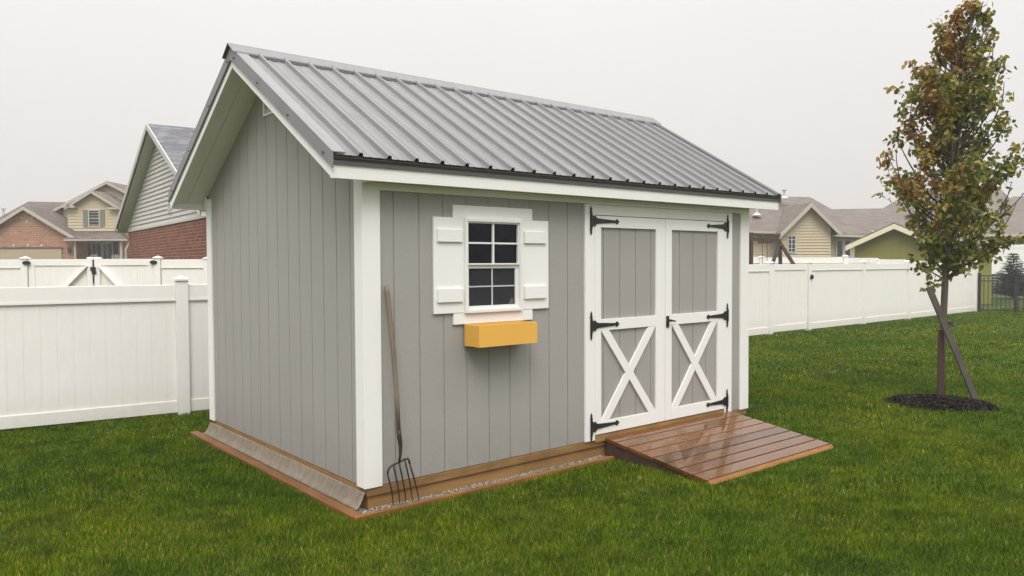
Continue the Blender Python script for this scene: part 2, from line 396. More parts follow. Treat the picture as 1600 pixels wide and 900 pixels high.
MB().box((0.04, SW-.03, 0), (SL-.04, SW+.0, T1)).build('back_wall', MT['siding'], shed)
MB().box((.03, .04, -.02), (SL-.03, SW-.03, .01)).build('floor', MT['inside'], shed)
# inner partition lines the interior seen through the window
for x in (.2, 1.275): MB().box((x-.05, .10, .012), (x, .19, 2.02)).build('wall_stud', MT['stud'], shed)
# corner trims
c = MB(); c.box((-.018, -.018, -.004), (.115, -.0, T1)); c.box((-.018, .0, -.004), (-.0, .099, rz(.05)-.16)); c.build('corner_trim', MT['trim'], shed, bevel=.002)
c = MB(); c.box((4.246, -.018, -.004), (SL+.018, 0, T1)); c.box((SL, 0, -.004), (SL+.018, .099, T1)); c.build('corner_trim', MT['trim'], shed, bevel=.002)
c = MB(); c.box((-.018, SW-.1, -.004), (0, SW+.018, rz(SW)-.16)); c.box((0, SW, -.004), (.1, SW+.018, T1)); c.build('corner_trim', MT['trim'], shed, bevel=.002)
# base skids
b = MB(); b.box((.004, -.006, -.062), (SL, .09, -.006)); b.box((.004, .0905, -.062), (.09, SW, -.006))
b.box((.02, .014, -.165), (SL, .09, -.062)); b.box((.03, .0905, -.165), (.09, SW, -.066)); b.box((SL-.06, .0905, -.165), (SL-.0, SW, -.006))
b.build('base_skid', MT['skid'], shed, bevel=.003)
# soffits
s = MB()
for side in (0, 1):
    for xa, xb in ((OX0+.02, -.165), (-.161, -.0), (SL, SL+.15), (SL+.154, OX1-.02)):
        for a, bb in ((0, 1.0),):
            def yy(t): return (-OY+.02)+(MID-(-OY+.02))*t
            pa, pb = yy(a), yy(bb)
            if side: pa, pb = SW-pa, SW-pb
            z1 = lambda y: rz(y)-.118
            s.prism([(xa, pa, z1(pa)), (xb, pa, z1(pa)), (xb, pb, z1(pb)), (xa, pb, z1(pb))], (0, 0, .012))
s.box((-.006, -OY+.02, ZF+.012), (SL+.02, -.001, ZF+.022)); s.box((-.006, SW+.001, ZF+.012), (SL+.02, SW+OY-.02, ZF+.022))
s.build('soffit', MT['soffit'], shed)
# frieze under the eave
MB().box((.116, -.014, 1.985), (4.245, -.0008, 2.035)).build('frieze_board', MT['trim_h'], shed)
# fascia and rake boards
MB().box((OX0-.004, -OY-.003, ZF), (OX1, -OY+.0185, ZF+HF)).build('fascia', MT['trim_h'], shed, bevel=.002)
MB().box((OX0-.004, SW+OY-.02, ZF), (OX1, SW+OY+.003, ZF+HF)).build('fascia', MT['trim_h'], shed, bevel=.002)
for xx in (OX0, OX1-.02):
    for sgn in (1, -1):
        f = MB(); ye = -OY if sgn > 0 else SW+OY
        f.prism([(xx-.001, ye, rb(ye)), (xx-.001, MID, rb(MID)), (xx-.001, MID, rb(MID)+.10), (xx-.001, ye, rb(ye)+.10)], (.02, 0, 0))
        f.build('rake_board', MT['trim'], shed, bevel=.002)
# end closures of the eave boxes
e = MB()
for y0, y1 in ((-OY+.02, -.019), (SW+.019, SW+OY-.02)):
    e = MB(); e.prism([(-.018, y0, ZF+.001), (-.018, y1, ZF+.001), (-.018, y1, rz(y1)-.12), (-.018, y0, rz(y0)-.12)], (.012, 0, 0))
    e.build('eave_return', MT['trim'], shed)
# roof panels with ribs
def roof_profile(x0, x1):
    pts = [(x0, 0.0)]; x = 2.57-.2068*14
    while x < x1-.02:
        if x-.02 > x0:
            pts += [(x-.020, 0), (x-.010, .024), (x+.010, .024), (x+.020, 0)]
        for q in (.069, .138):
            if x+q-.008 > x0 and x+q+.01 < x1: pts += [(x+q-.007, 0), (x+q-.002, .0035), (x+q+.002, .0035), (x+q+.007, 0)]
        x += .2068
    pts.append((x1, 0)); return pts
for sgn in (1, -1):
    r = MB(); pr = roof_profile(OX0+.012, OX1-.012)
    n = Vector((0, -PT*sgn, 1)).normalized()
    ye = -OY-.03 if sgn > 0 else SW+OY+.03
    vs = []
    for t in (0, 1):
        y = ye if t == 0 else MID
        for (x, h) in pr:
            vs.append(Vector((x, y, rz(y)))+n*(h+.004))
        for (x, h) in pr: vs.append(Vector((x, y, rz(y)))+n*(h))
    k = len(pr); fs = []
    for i in range(k-1):
        fs.append((i, i+1, 2*k+i+1, 2*k+i)); fs.append((k+i+1, k+i, 3*k+i, 3*k+i+1)); fs.append((i+1, i, k+i, k+i+1))
    r.add(vs, fs);     d = MB(); d.prism([(OX0+.01, ye, rz(ye)-.012), (OX0+.01, MID, rz(MID)-.012), (OX0+.01, MID, rz(MID)-.1), (OX0+.01, ye+sgn*.05, rz(ye+sgn*.05)-.1)], (OX1-OX0-.02, 0, 0))
    d.build('roof_deck', MT['dark_metal_and_shade'], shed)
    # screws
    sc = r; sc.cur = 1
    x = 2.57-.2068*14
    while x < OX1-.05:
        if x > OX0+.08:
            for t in (.03, .27, .5, .73, .95):
                y = ye+(MID-ye)*t; p = Vector((x+.034, y, rz(y)))+n*.004
                sc.tube([p, p+n*.005], .0055, 6)
        x += .2068
    r.build('roof_panel', [MT['roof'], MT['dark_metal_and_shade']], shed)
    # eave drip edge, its shade under the panel put into a darker colour
    yf = -OY-.006 if sgn > 0 else SW+OY+.006
    MB().box((OX0, min(yf, yf-sgn*.008), ZF+HF-.012), (OX1, max(yf, yf-sgn*.008), rz(yf)-.006)).build('drip_edge', MT['dark_metal_and_shade'], shed)
    # rake trims: vertical face and top flange
    for xx, dx in ((OX0-.012, 1), (OX1+.012, -1)):
        t = MB(); ya = ye; yb = MID
        t.prism([(xx, ya, rb(ya)+.086), (xx, yb, rb(yb)+.068), (xx, yb, rz(yb)+.022), (xx, ya, rz(ya)+.022)], (dx*.008, 0, 0))
        t.prism([(xx+dx*.0082, ya, rz(ya)+.014), (xx+dx*.0082, yb, rz(yb)+.014), (xx+dx*.0082, yb, rz(yb)+.0215), (xx+dx*.0082, ya, rz(ya)+.0215)], (dx*.085, 0, 0))
        t.prism([(xx-dx*.006, ya, rb(ya)+.078), (xx-dx*.006, yb, rb(yb)+.060), (xx-dx*.006, yb, rb(yb)+.0675), (xx-dx*.006, ya, rb(ya)+.0855)], (dx*.014, 0, 0))
        q = t; q.cur = 1
        for tt in (.07, .38, .69, .96):
            y = ya+(yb-ya)*tt; q.tube([(xx, y, rz(y)-.045), (xx-dx*.008, y, rz(y)-.045)], .008, 8)
        t.build('rake_trim', [MT['roof_trim'], MT['dark_metal_and_shade']], shed)
# ridge cap
r = MB(); x0, x1 = OX0-.035, OX1+.03
hw = .115
prof = [(MID-hw, rz(MID-hw)+.030), (MID-.014, RZ+.034), (MID, RZ+.046), (MID+.014, RZ+.034), (MID+hw, rz(MID+hw)+.030), (MID+hw+.005, rz(MID+hw)+.020)]
prof = [(MID-hw-.005, rz(MID-hw)+.020)]+prof
low = [(y, z-.006) for y, z in reversed(prof)]
r.prism([(x0, y, z) for y, z in prof+low], (x1-x0, 0, 0)); q = r; q.cur = 1; x = 2.57-.2068*14
while x < OX1:
    if x > OX0:
        for y in (MID-hw+.015, MID+hw-.015): q.tube([(x, y, rz(y)+.012), (x, y, rz(y)+.034)], .006, 6)
    x += .2068
r.build('ridge_cap', [MT['roof'], MT['dark_metal_and_shade']], shed)
# foam closures between the ribs; the jagged dark lip paints the cap's shadow
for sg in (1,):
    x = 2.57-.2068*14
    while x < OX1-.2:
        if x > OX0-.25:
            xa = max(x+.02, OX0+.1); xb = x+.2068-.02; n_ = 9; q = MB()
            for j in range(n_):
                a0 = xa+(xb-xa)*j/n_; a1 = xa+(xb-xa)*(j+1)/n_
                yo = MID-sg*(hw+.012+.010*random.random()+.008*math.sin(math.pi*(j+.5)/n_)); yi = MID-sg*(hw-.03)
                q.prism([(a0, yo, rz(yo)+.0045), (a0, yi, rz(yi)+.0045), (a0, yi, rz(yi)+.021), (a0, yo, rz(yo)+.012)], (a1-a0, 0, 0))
            q.build('ridge_closure_shadow', MT['foam_shadow'], shed)
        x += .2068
# gable vent
v = MB(); v.box((-.012, 1.40, 2.70), (-.0005, 1.425, 2.93)); v.box((-.012, 1.615, 2.70), (-.0005, 1.64, 2.93)); v.box((-.012, 1.425, 2.70), (-.0005, 1.615, 2.72)); v.box((-.012, 1.425, 2.905), (-.0005, 1.615, 2.93))
for i in range(9): 
    z = 2.725+i*.02; v.prism([(-.012, 1.425, z), (-.0005, 1.425, z+.011), (-.0005, 1.425, z+.015), (-.012, 1.425, z+.004)], (0, .19, 0))
v.box((-.012, 1.513, 2.72), (-.0115, 1.527, 2.905))
v.build('gable_vent', MT['trim'], shed)

# window with its shutters
TXA, TXB = .7085, 1.4595
for za, zb in ((1.822, 1.913), (1.052, 1.132)): MB().box((TXA, -.02, za), (TXB, -.0008, zb)).build('window_board', MT['trim_h'], shed, bevel=.002)
for xa, xb, b0, b1 in ((.5404, .8025, .566, .781), (1.3408, 1.6304, 1.372, 1.592)):
    sh = MB().box((xa, -.019, 1.1355), (xb, -.0008, 1.8225)).build('shutter', MT['trim'], shed, bevel=.002)
    for z0, z1 in ((1.647, 1.737), (1.217, 1.315)):
        MB().box((b0, -.036, z0), (b1, -.019, z1)).build('batten', MT['trim_h'], sh, bevel=.002)
wf = MB()
def frame(mb, x0, x1, z0, z1, t, y0, y1):
    mb.box((x0, y0, z0), (x0+t, y1, z1)); mb.box((x1-t, y0, z0), (x1, y1, z1)); mb.box((x0+t, y0, z0), (x1-t, y1, z0+t)); mb.box((x0+t, y0, z1-t), (x1-t, y1, z1))
window = MB(); frame(window, .8025, 1.3408, 1.1318, 1.8209, .022, -.042, .05); window = window.build('window', MT['vinyl_frame'], shed, bevel=.0015)
f1 = MB(); frame(f1, .8245, 1.3188, 1.482, 1.799, .0115, -.030, .0); f1.build('upper_sash', MT['vinyl_frame'], window, bevel=.001)
f1 = MB(); frame(f1, .8245, 1.3188, 1.154, 1.4815, .026, -.012, .025); f1.build('lower_sash', MT['vinyl_frame'], window, bevel=.001)
m1 = MB(); m1.box((1.064, -.024, 1.493), (1.079, -.010, 1.788)); m1.box((.836, -.0235, 1.636), (1.064, -.0105, 1.649)); m1.box((1.079, -.0235, 1.636), (1.307, -.0105, 1.649)); m1.build('muntin', MT['vinyl_frame'], window)
m1 = MB(); m1.box((1.066, -.006, 1.18), (1.077, .0, 1.456)); m1.box((.8505, -.0055, 1.317), (1.066, .0, 1.327)); m1.box((1.077, -.0055, 1.317), (1.293, .0, 1.327)); m1.build('muntin', MT['muntin'], window)
MB().box((.836, -.009, 1.4935), (1.307, -.006, 1.7875)).build('pane', MT['glass'], window)
MB().box((.8505, .007, 1.18), (1.293, .010, 1.4555)).build('pane', MT['glass'], window)
MB().box((.8505, -.0008, 1.18), (1.293, -.0003, 1.4555)).build('insect_screen', MT['screen'], window)
MB().prism([(1.225, -.001, 1.183), (1.285, -.001, 1.183), (1.268, -.001, 1.235), (1.25, -.001, 1.21)], (0, .001, 0)).build('sticker', mat('grey_sticker', (.10, .098, .09), .6), window)

# doors: casing, two leaves
cs_ = MB(); cs_.box((2.037, -.022, 0), (2.148, -.0, 1.893)); cs_.box((3.970, -.022, .0), (4.093, -.0, 1.893)); cs_.box((2.037, -.022, 1.8935), (4.093, -.0, 1.983))
cs_.build('door_casing', MT['trim'], shed, bevel=.002)
MB().box((2.037, -.045, 1.9835), (4.093, -.0, 1.992)).build('drip_cap', MT['trim_h'], shed)
MB().box((2.09, .03, .012), (4.03, .06, 1.93)).build('door_backing', MT['inside'], shed)
def door(xa, xb, st_l, st_r, mir):
    base = MB(); planks(base, 0, xa+.01, xb-.01, .43+.01, .004, .05, 1.88, depth=.006, back=.018)
    d = base.build('door', MT['siding'], shed)
    f = MB(); pl, pr_ = xa+st_l, xb-st_r
    f.box((xa, -.024, .045), (pl, -.0045, 1.888)); f.box((pr_, -.024, .045), (xb, -.0045, 1.888))
    for z0, z1 in ((1.790, 1.888), (.921, 1.016), (.045, .150)): f.box((pl+.0005, -.0245, z0), (pr_-.0005, -.0045, z1))
    f.build('door_frame', MT['trim'], d, bevel=.002)
    x0, x1, z0, z1 = pl+.0005, pr_-.0005, .1505, .9205
    hw = .052
    dx, dz = x1-x0, z1-z0
    for s_ in (0, 1):
        # full diagonal plank clipped to the panel: corners cut square with rails
        cx, sx_ = (x0, 1) if s_ == 0 else (x1, -1)
        a = hw*.55; bq = hw*1.0
        poly = [(cx, z1), (cx+sx_*bq*1.9, z1), (cx+sx_*dx, z0+bq*.0+.0), (cx+sx_*(dx-bq*1.9), z0)]
        ys = -.0235 if s_ == 0 else -.0228
        MB().prism([(x, ys, z) for x, z in poly], (0, -ys-.0045, 0)).build('cross_brace', MT['trim'], d, bevel=.0015)
    return d
dl = door(2.150, 3.054, .072, .122, 0); dr = door(3.060, 3.966, .092, .112, 1)
def hinge(px, z, sgn, parent):
    h = MB()
    y = -.0262 if True else 0
    # barrel plate with pointed finials
    h.box((px-.011, y-.004, z-.055), (px+.011, y, z+.055)); h.box((px-.0, y-.005, z-.042), (px+sgn*.055, y-.0005, z+.042)) if sgn > 0 else h.box((px-.055, y-.005, z-.042), (px, y-.0005, z+.042))
    h.tube([(px, y-.008, z-.06), (px, y-.008, z+.06)], .009, 10)
    for s_ in (1, -1):
        zz = z+s_*.055
        h.prism([(px-.006, y-.004, zz), (px-.016, y-.004, zz+s_*.02), (px-.006, y-.004, zz+s_*.03), (px-.012, y-.004, zz+s_*.042), (px, y-.004, zz+s_*.066), (px+.012, y-.004, zz+s_*.042), (px+.006, y-.004, zz+s_*.03), (px+.016, y-.004, zz+s_*.02), (px+.006, y-.004, zz)], (0, .004, 0))
    # tapering strap
    L_ = .33
    q = [(0.055, .030), (.085, .021), (L_-.05, .011), (L_-.035, .010), (L_-.03, .020), (L_-.016, .022), (L_-.008, .014), (L_+.01, 0)]
    poly = [(px+sgn*a, z+b_) for a, b_ in q]+[(px+sgn*a, z-b_) for a, b_ in reversed(q[:-1])]
    h.prism([(x, y-.006, zz) for x, zz in poly], (0, .006, 0))
    for a in (.11, .2, .275): h.tube([(px+sgn*a, y-.006, z), (px+sgn*a, y-.009, z)], .006, 8)
    h.build('hinge', MT['black'], parent)
for z in (1.843, .968, .116):
    hinge(2.100, z, 1, dl); hinge(4.008, z, -1, dr)
lt = MB(); lt.box((3.070, -.032, .900), (3.106, -.0245, 1.005)); lt.tube([(3.088, -.032, .965), (3.088, -.066, .965)], .012, 12)
lt.tube([(3.088, -.060, .965), (3.12, -.062, .962), (3.16, -.060, .955)], [.011, .009, .007], 8); lt.tube([(3.088, -.032, .925), (3.088, -.036, .925)], .010, 10)
lt.build('latch_handle', MT['black'], dr, bevel=.001)

# ------------------------------------------------------------------ things round the shed
pb = empty('planter_box', (0, 0, 0), label='empty yellow wooden planter box hanging under the shed window', cat='planter box')
x0, x1, y0, y1, z0, z1 = .800, 1.352, -.198, -.022, .894, 1.050
fb = MB(); fb.box((x0, y0, z0), (x1, y0+.015, z1)); fb.cur = 1
k = MB(); k.box((x0, y1-.015, z0), (x1, y1, z1)); k.build('back_board', MT['yellow'], pb)
for a in (x0, x1-.015): MB().box((a+.0005, y0+.0155, z0+.001), (a+.0145, y1-.0155, z1-.001)).build('end_board', MT['yellow'], pb)
MB().box((x0+.016, y0+.016, z0+.003), (x1-.016, y1-.016, z0+.015)).build('bottom_board', MT['yellow'], pb)
for i in range(7):
    for xx in (x0+.006, x1-.006): fb.tube([(xx, y0-.0012, z0+.014+i*.021), (xx, y0+.002, z0+.014+i*.021)], .0016, 6)
fb.build('front_board', [MT['yellow'], MT['dark_metal_and_shade']], pb)
MB().box((x0+.03, -.02, z0-.012), (x0+.06, y1-.06, z0-.001)).build('bracket', MT['black'], pb)

# border timbers
tb = empty('timber_border', (0, 0, G), label='wet brown timber edging board around the gravel strip at the shed base', cat='garden edging')
MB().box((-.155, -.140, -.03), (2.262, -.104, .040)).build('front_timber', MT['timber'], tb, bevel=.005)
MB().box((-.160, -.1035, -.03), (-.084, 3.215, .038)).build('side_timber', MT['timber_y'], tb, bevel=.005)
# gravel
def gravel_mat():
    m = mat('gravel_stone', (.3, .27, .23), .8)
    gi = nd(m, 'ShaderNodeNewGeometry')
    L(m, ramp(m, gi.outputs['Random Per Island'], [(0, (.06, .05, .04)), (.5, (.19, .16, .12)), (1, (.42, .38, .32))]), P(m).inputs['Base Color']); return m
gm = MB()
def pebble(mb, c, r):
    c = Vector(c); a = [Vector((random.gauss(0, 1), random.gauss(0, 1), random.gauss(0, 1))).normalized() for _ in range(3)]
    pts = [c+Vector((x*r*random.uniform(.7, 1.3), y*r*random.uniform(.7, 1.3), z*r*random.uniform(.5, .9))) for x, y, z in ((1,0,0),(-1,0,0),(0,1,0),(0,-1,0),(0,0,1),(0,0,-1))]
    mb.add(pts, [(0,2,4),(2,1,4),(1,3,4),(3,0,4),(2,0,5),(1,2,5),(3,1,5),(0,3,5)])
for i in range(5200): pebble(gm, (random.uniform(-.097, 2.27), random.uniform(-.103, .01), G+.012+random.uniform(0, .012)), random.uniform(.004, .009))
for i in range(2600): pebble(gm, (random.uniform(-.097, -.0), random.uniform(-.10, 3.15), G+.014+random.uniform(0, .010)), random.uniform(.004, .009))
gm.box((-.098, -.104, G), (2.26, .03, G+.010)); gm.box((-.0975, .0301, G), (.03, 3.2, G+.010))
gm.build('gravel', gravel_mat(), label='pale gravel strip between the shed base and the timber edging', cat='gravel', kind='stuff')
# wrinkled plastic skirt along the gable side
def skirt():
    m = mat('clear_plastic_sheet', (.30, .255, .20), .55, .3)
    n = noi(m, coords(m, (5, 9, 5)), 2.2, 10, .74, .1)
    L(m, ramp(m, n, [(.3, (.17, .14, .105)), (.5, (.235, .195, .15)), (.72, (.34, .29, .23))]), P(m).inputs['Base Color'])
    P(m).inputs['Alpha'].default_value = .66
    L(m, bump(m, noi(m, coords(m, (9, 14, 9)), 5, 6, .7, .3), .35, .004), P(m).inputs['Normal'])
    nv, nu = 260, 9; vs = []; fs = []
    for i in range(nv):
        y = .0+3.06*i/(nv-1)
        for j in range(nu):
            t = j/(nu-1)
            x = -.010-.044*t-.022*t**5; z = -.030-.106*t
            wv = mn.noise(Vector((y*5+mn.noise(Vector((y*2, 0, 5)))*3, t*1.6, 3)))*.0018+mn.noise(Vector((y*22, t*2, 9)))*.0010
            vs.append((x-wv*math.sin(math.pi*min(1, t*.8+.1)), y, z+wv*.4*t))
    for i in range(nv-1):
        for j in range(nu-1): a = i*nu+j; fs.append((a, a+1, a+nu+1, a+nu))
    s = MB(); s.add(vs, fs); o = s.build('plastic_skirt', m, smooth=True, label='wrinkled translucent plastic sheet curving from the gable wall down to the edging', cat='plastic sheet')
    sm = o.modifiers.new('t', 'SOLIDIFY'); sm.thickness = .0015
skirt()

# ramp
rp = empty('wooden_ramp', (0, 0, G), label='wet brown plank ramp sloping from the double doors to the lawn', cat='ramp')
RX0, RX1, RY1 = 2.265, 4.075, -1.075
zt = lambda y: .180+(y/RY1)*(-.147)
nb = 8; bw = RY1/nb
for i in range(nb):
    ya, yb = -.024+bw*i*(1-.022), -.024+bw*(i+1)*(1-.022)+.014
    jx = random.uniform(-.004, .004)
    k = MB(); k.prism([(RX0+jx, ya, zt(ya)), (RX0+jx, yb, zt(yb)), (RX0+jx, yb, zt(yb)-.032), (RX0+jx, ya, zt(ya)-.032)], (RX1-RX0, 0, 0)); k.build('plank', MT['deck'], rp, bevel=.003)
k = MB(); yb = RY1+.0
k.prism([(RX0, yb-.003, zt(yb)+.001), (RX0, yb-.030, .004), (RX0, yb-.003, -.01)], (RX1-RX0, 0, 0)); k.build('front_board', MT['timber'], rp)
for xx in (RX0+.012, (RX0+RX1)/2, RX1-.05):
    k = MB(); k.prism([(xx, -.024, zt(-.024)-.034), (xx, RY1+.01, zt(RY1+.01)-.034), (xx, RY1+.01, -.01), (xx, -.024, -.01)], (.038, 0, 0)); k.build('joist', MT['darkwood'], rp)
MB().box((2.149, -.023, .150), (3.969, -.001, .206)).build('threshold_board', MT['skid'], rp)

# pitchfork
pf = empty('garden_fork', (.25, -.07, G), label='old rusty five tine garden fork with grey handle leaning on the shed wall', cat='garden fork')
pf_o = Vector(pf.location)
def pl(mb, pts, r, n=8): mb.tube([Vector(p)-pf_o for p in pts], r, n)
k = MB(); pl(k, [(.153, -.026, 1.345), (.157, -.03, 1.30), (.170, -.045, 1.1), (.186, -.055, .90), (.198, -.072, .6), (.202, -.086, .36)], [.013, .0165, .0165, .016, .0155, .0145], 10); k.build('handle', MT['handle'], pf, smooth=True)
k = MB(); pl(k, [(.202, -.086, .375), (.204, -.088, .33), (.210, -.095, .27), (.206, -.098, .21), (.196, -.098, .16)], [.0165, .0165, .014, .010, .008], 10); k.build('ferrule', MT['rust'], pf, smooth=True)
tips = [(.172, -.058), (.218, -.066), (.262, -.072), (.312, -.078), (.362, -.082)]
tops = [(.112, .105), (.155, .142), (.196, .158), (.238, .168), (.278, .158)]
k = MB()
pl(k, [(.112, -.088, .09), (.114, -.091, .112), (.122, -.094, .131), (.137, -.096, .144), (.165, -.098, .153), (.196, -.098, .158), (.238, -.098, .172), (.262, -.096, .172), (.276, -.094, .16), (.283, -.09, .135)], .0068)
k.build('head_bar', MT['rust'], pf, smooth=True)
starts = [(.112, -.088, .092), (.153, -.097, .148), (.196, -.098, .156), (.240, -.098, .170), (.283, -.09, .137)]
for (sx_, sy_, sz_), (tx, ty) in zip(starts, tips):
    k = MB(); pts = []
    for i in range(8):
        t = i/7; pts.append((sx_+(tx-sx_)*(t**1.25), sy_+(ty-sy_)*t-.022*math.sin(math.pi*t), sz_+(G+.03-sz_)*t))
    pl(k, pts, [.0062, .0062, .0060, .0056, .0052, .0046, .0038, .002]); k.build('tine', MT['rust'], pf, smooth=True)

# ------------------------------------------------------------------ white vinyl fences
def post(parent, x, y, h, w=.127, cap=True, z0=0, my=None):
    p = MB().box((x-w/2, y-w/2, z0), (x+w/2, y+w/2, h)).build('post', MT['vinyl'], parent, bevel=.004)
    if cap:
        c = MB(); q = w/2+.016
        c.box((x-q, y-q, h), (x+q, y+q, h+.022)); b = w/2-.004
        v = [(x-q+.006, y-q+.006, h+.022), (x+q-.006, y-q+.006, h+.022), (x+q-.006, y+q-.006, h+.022), (x-q+.006, y+q-.006, h+.022), (x, y, h+.055)]
        c.add(v, [(0, 1, 4), (1, 2, 4), (2, 3, 4), (3, 0, 4)]); c.build('post_cap', MT['vinyl'], p)
    return p
def vpanel(parent, x0, x1, h, zb=.03, rail=.165, brail=.13, names=('top_rail', 'infill_panel', 'bottom_rail'), y=0, pitch=.1475):
    MB().box((x0, y-.03, h-rail), (x1, y+.03, h)).build(names[0], MT['vinyl'], parent, bevel=.004)
    MB().box((x0, y-.03, zb), (x1, y+.03, zb+brail)).build(names[2], MT['vinyl'], parent, bevel=.004)
    k = MB(); a = x0+.0
    while a < x1-.005:
        b = min(a+pitch, x1); k.box((a+.0009, y-.012, zb+brail), (b-.0009, y+.012, h-rail)); a = b
    k.box((x0, y-.0095, zb+brail), (x1, y+.0095, h-rail)); k.build(names[1], MT['vinyl'], parent, bevel=.001)
    k = MB()
    k.box((x0, y-.0345, h-rail-.012), (x1, y-.0301, h-rail+.012)); k.build('rail_lip', MT['vinyl'], parent)
# near left fence : local x runs along the fence to the right
A = Vector((-1.545, 4.615)); Bp = Vector((.130, 4.385)); d = (Bp-A).normalized(); ang = math.atan2(d.y, d.x)
lf = empty('vinyl_fence', (Bp.x, Bp.y, G), ang, label='white vinyl privacy fence standing close behind the left side of the shed', cat='fence')
post(lf, 0, 0, 1.49)
for a in (-2.44, 2.44): post(lf, a, 0, 1.49)
vpanel(lf, -2.44+.064, -.064, 1.445); vpanel(lf, .064, 2.44-.064, 1.445); vpanel(lf, -4.88+.064, -2.44-.064, 1.445)
cf = empty('vinyl_fence', (2.62, 3.80, G), math.pi/2, label='short white fence section joining the two fences behind the shed', cat='fence')
vpanel(cf, .07, 1.45, 1.5)
# rear left fence with the double gate, farther away
DG = 15.8
rf = empty('vinyl_fence', cs(lx(144, DG), DG), YAW, label='white vinyl fence behind the near left fence, on both sides of the double gate', cat='fence')
gx0, gx1 = lx(45, DG, 144), lx(243, DG, 144)
for a in (gx0-.06, gx1+.06): post(rf, a, 0, 1.80)
post(rf, lx(325, DG, 144), 0, 1.78); 
vpanel(rf, -5.2, gx0-.13, 1.79); post(rf, gx0-2.0, 0, 1.8)
vpanel(rf, gx1+.13, lx(325, DG, 144)-.064, 1.775); vpanel(rf, lx(325, DG, 144)+.064, 4.5, 1.775)
gt = empty('double_gate', cs(lx(148, DG), DG), YAW, label='white double gate with diagonal braces and black latch in the rear left fence', cat='gate')
go = lx(148, DG, 144)
for s_, a, b in ((-1, gx0-go+.02, -.012), (1, .012, gx1-go-.02)):
    lo, hi = (a, b)
    leaf = MB().box((lo, -.03, 1.66), (hi, .03, 1.79)).build('gate_leaf', MT['vinyl'], gt, bevel=.004)
    k = MB(); k.box((lo, -.028, .05), (lo+.12, .028, 1.66)); k.box((hi-.12, -.028, .05), (hi, .028, 1.66)); k.box((lo+.12, -.03, .05), (hi-.12, .03, .18)); k.build('stile', MT['vinyl'], leaf)
    k = MB(); x = lo+.12
    while x < hi-.13: k.box((x+.002, -.010, .18), (min(x+.15, hi-.12)-.002, .010, 1.66)); x += .15
    k.box((lo+.12, -.006, .18), (hi-.12, .006, 1.66)); k.build('infill_panel', MT['vinyl'], leaf)
    k = MB()
    if s_ < 0: k.bar((hi-.10, -.034, 1.66), (lo+.10, -.034, .55), .03, .11, (0, 1, 0))
    else: k.bar((lo+.10, -.034, 1.66), (hi-.10, -.034, .55), .03, .11, (0, 1, 0))
    k.build('brace', MT['vinyl'], leaf)
    xi = (hi-.065) if s_ < 0 else (lo+.065); MB().box((xi-.062, -.05, .05), (xi+.062, .05, 1.83)).build('gate_post', MT['vinyl'], leaf, bevel=.02)
    k = MB(); xx = (lo-.02) if s_ < 0 else (hi+.02)
    k.prism([(xx+.072*math.cos(t*math.pi/8), -.09, 1.72+.040*math.sin(t*math.pi/8)) for t in range(16)], (0, .05, 0)); k.build('gate_hinge', MT['black'], leaf)
k = MB(); k.box((-.010, -.05, 1.30), (.010, -.032, 1.78)); k.box((-.045, -.08, 1.55), (.055, -.04, 1.63)); k.box((-.015, -.078, 1.49), (.065, -.04, 1.549)); k.build('gate_latch', MT['black'], gt, bevel=.004)

# right fence, along +x at y = 5.3
FY = 5.32
rfence = empty('vinyl_fence', (12.4, FY, G), 0, label='long white vinyl privacy fence running right from the shed behind the young tree', cat='fence')
px = [2.62, 5.02, 7.42, 9.2, 10.9, 13.297, 14.977, 17.699, 20.41, 23.0, 25.35]
for x in px: post(rfence, x-12.4, 0, 1.64, w=.13)
for i in range(len(px)-1):
    if i == 5: continue
    vpanel(rfence, px[i]-12.4+.065, px[i+1]-12.4-.065, 1.615, zb=.03, rail=.15, brail=.15)
rg = empty('fence_gate', (13.297+.07, FY, G), 0, label='single white gate with a round black knob in the long right fence', cat='gate')
gw = 14.977-13.297-.14
MB().box((.012, -.03, 1.47), (gw-.012, .03, 1.612)).build('top_rail', MT['vinyl'], rg, bevel=.004)
MB().box((.012, -.03, .05), (gw-.012, .03, .2)).build('bottom_rail', MT['vinyl'], rg, bevel=.004)
k = MB(); k.box((.012, -.028, .2), (.11, .028, 1.47)); k.box((gw-.11, -.028, .2), (gw-.012, .028, 1.47)); k.build('stile', MT['vinyl'], rg)
k = MB(); x = .11
while x < gw-.12: k.box((x+.0015, -.012, .2), (min(x+.1475, gw-.11)-.0015, .012, 1.47)); x += .1475
k.box((.11, -.008, .2), (gw-.11, .008, 1.47)); k.build('infill_panel', MT['vinyl'], rg)
k = MB(); k.cyl((gw+.09, -.068, 1.30), (0, -1, 0), .058, .03, 14); k.cyl((gw+.09, -.09, 1.30), (0, -1, 0), .03, .03, 12); k.build('gate_knob', MT['black'], rg)

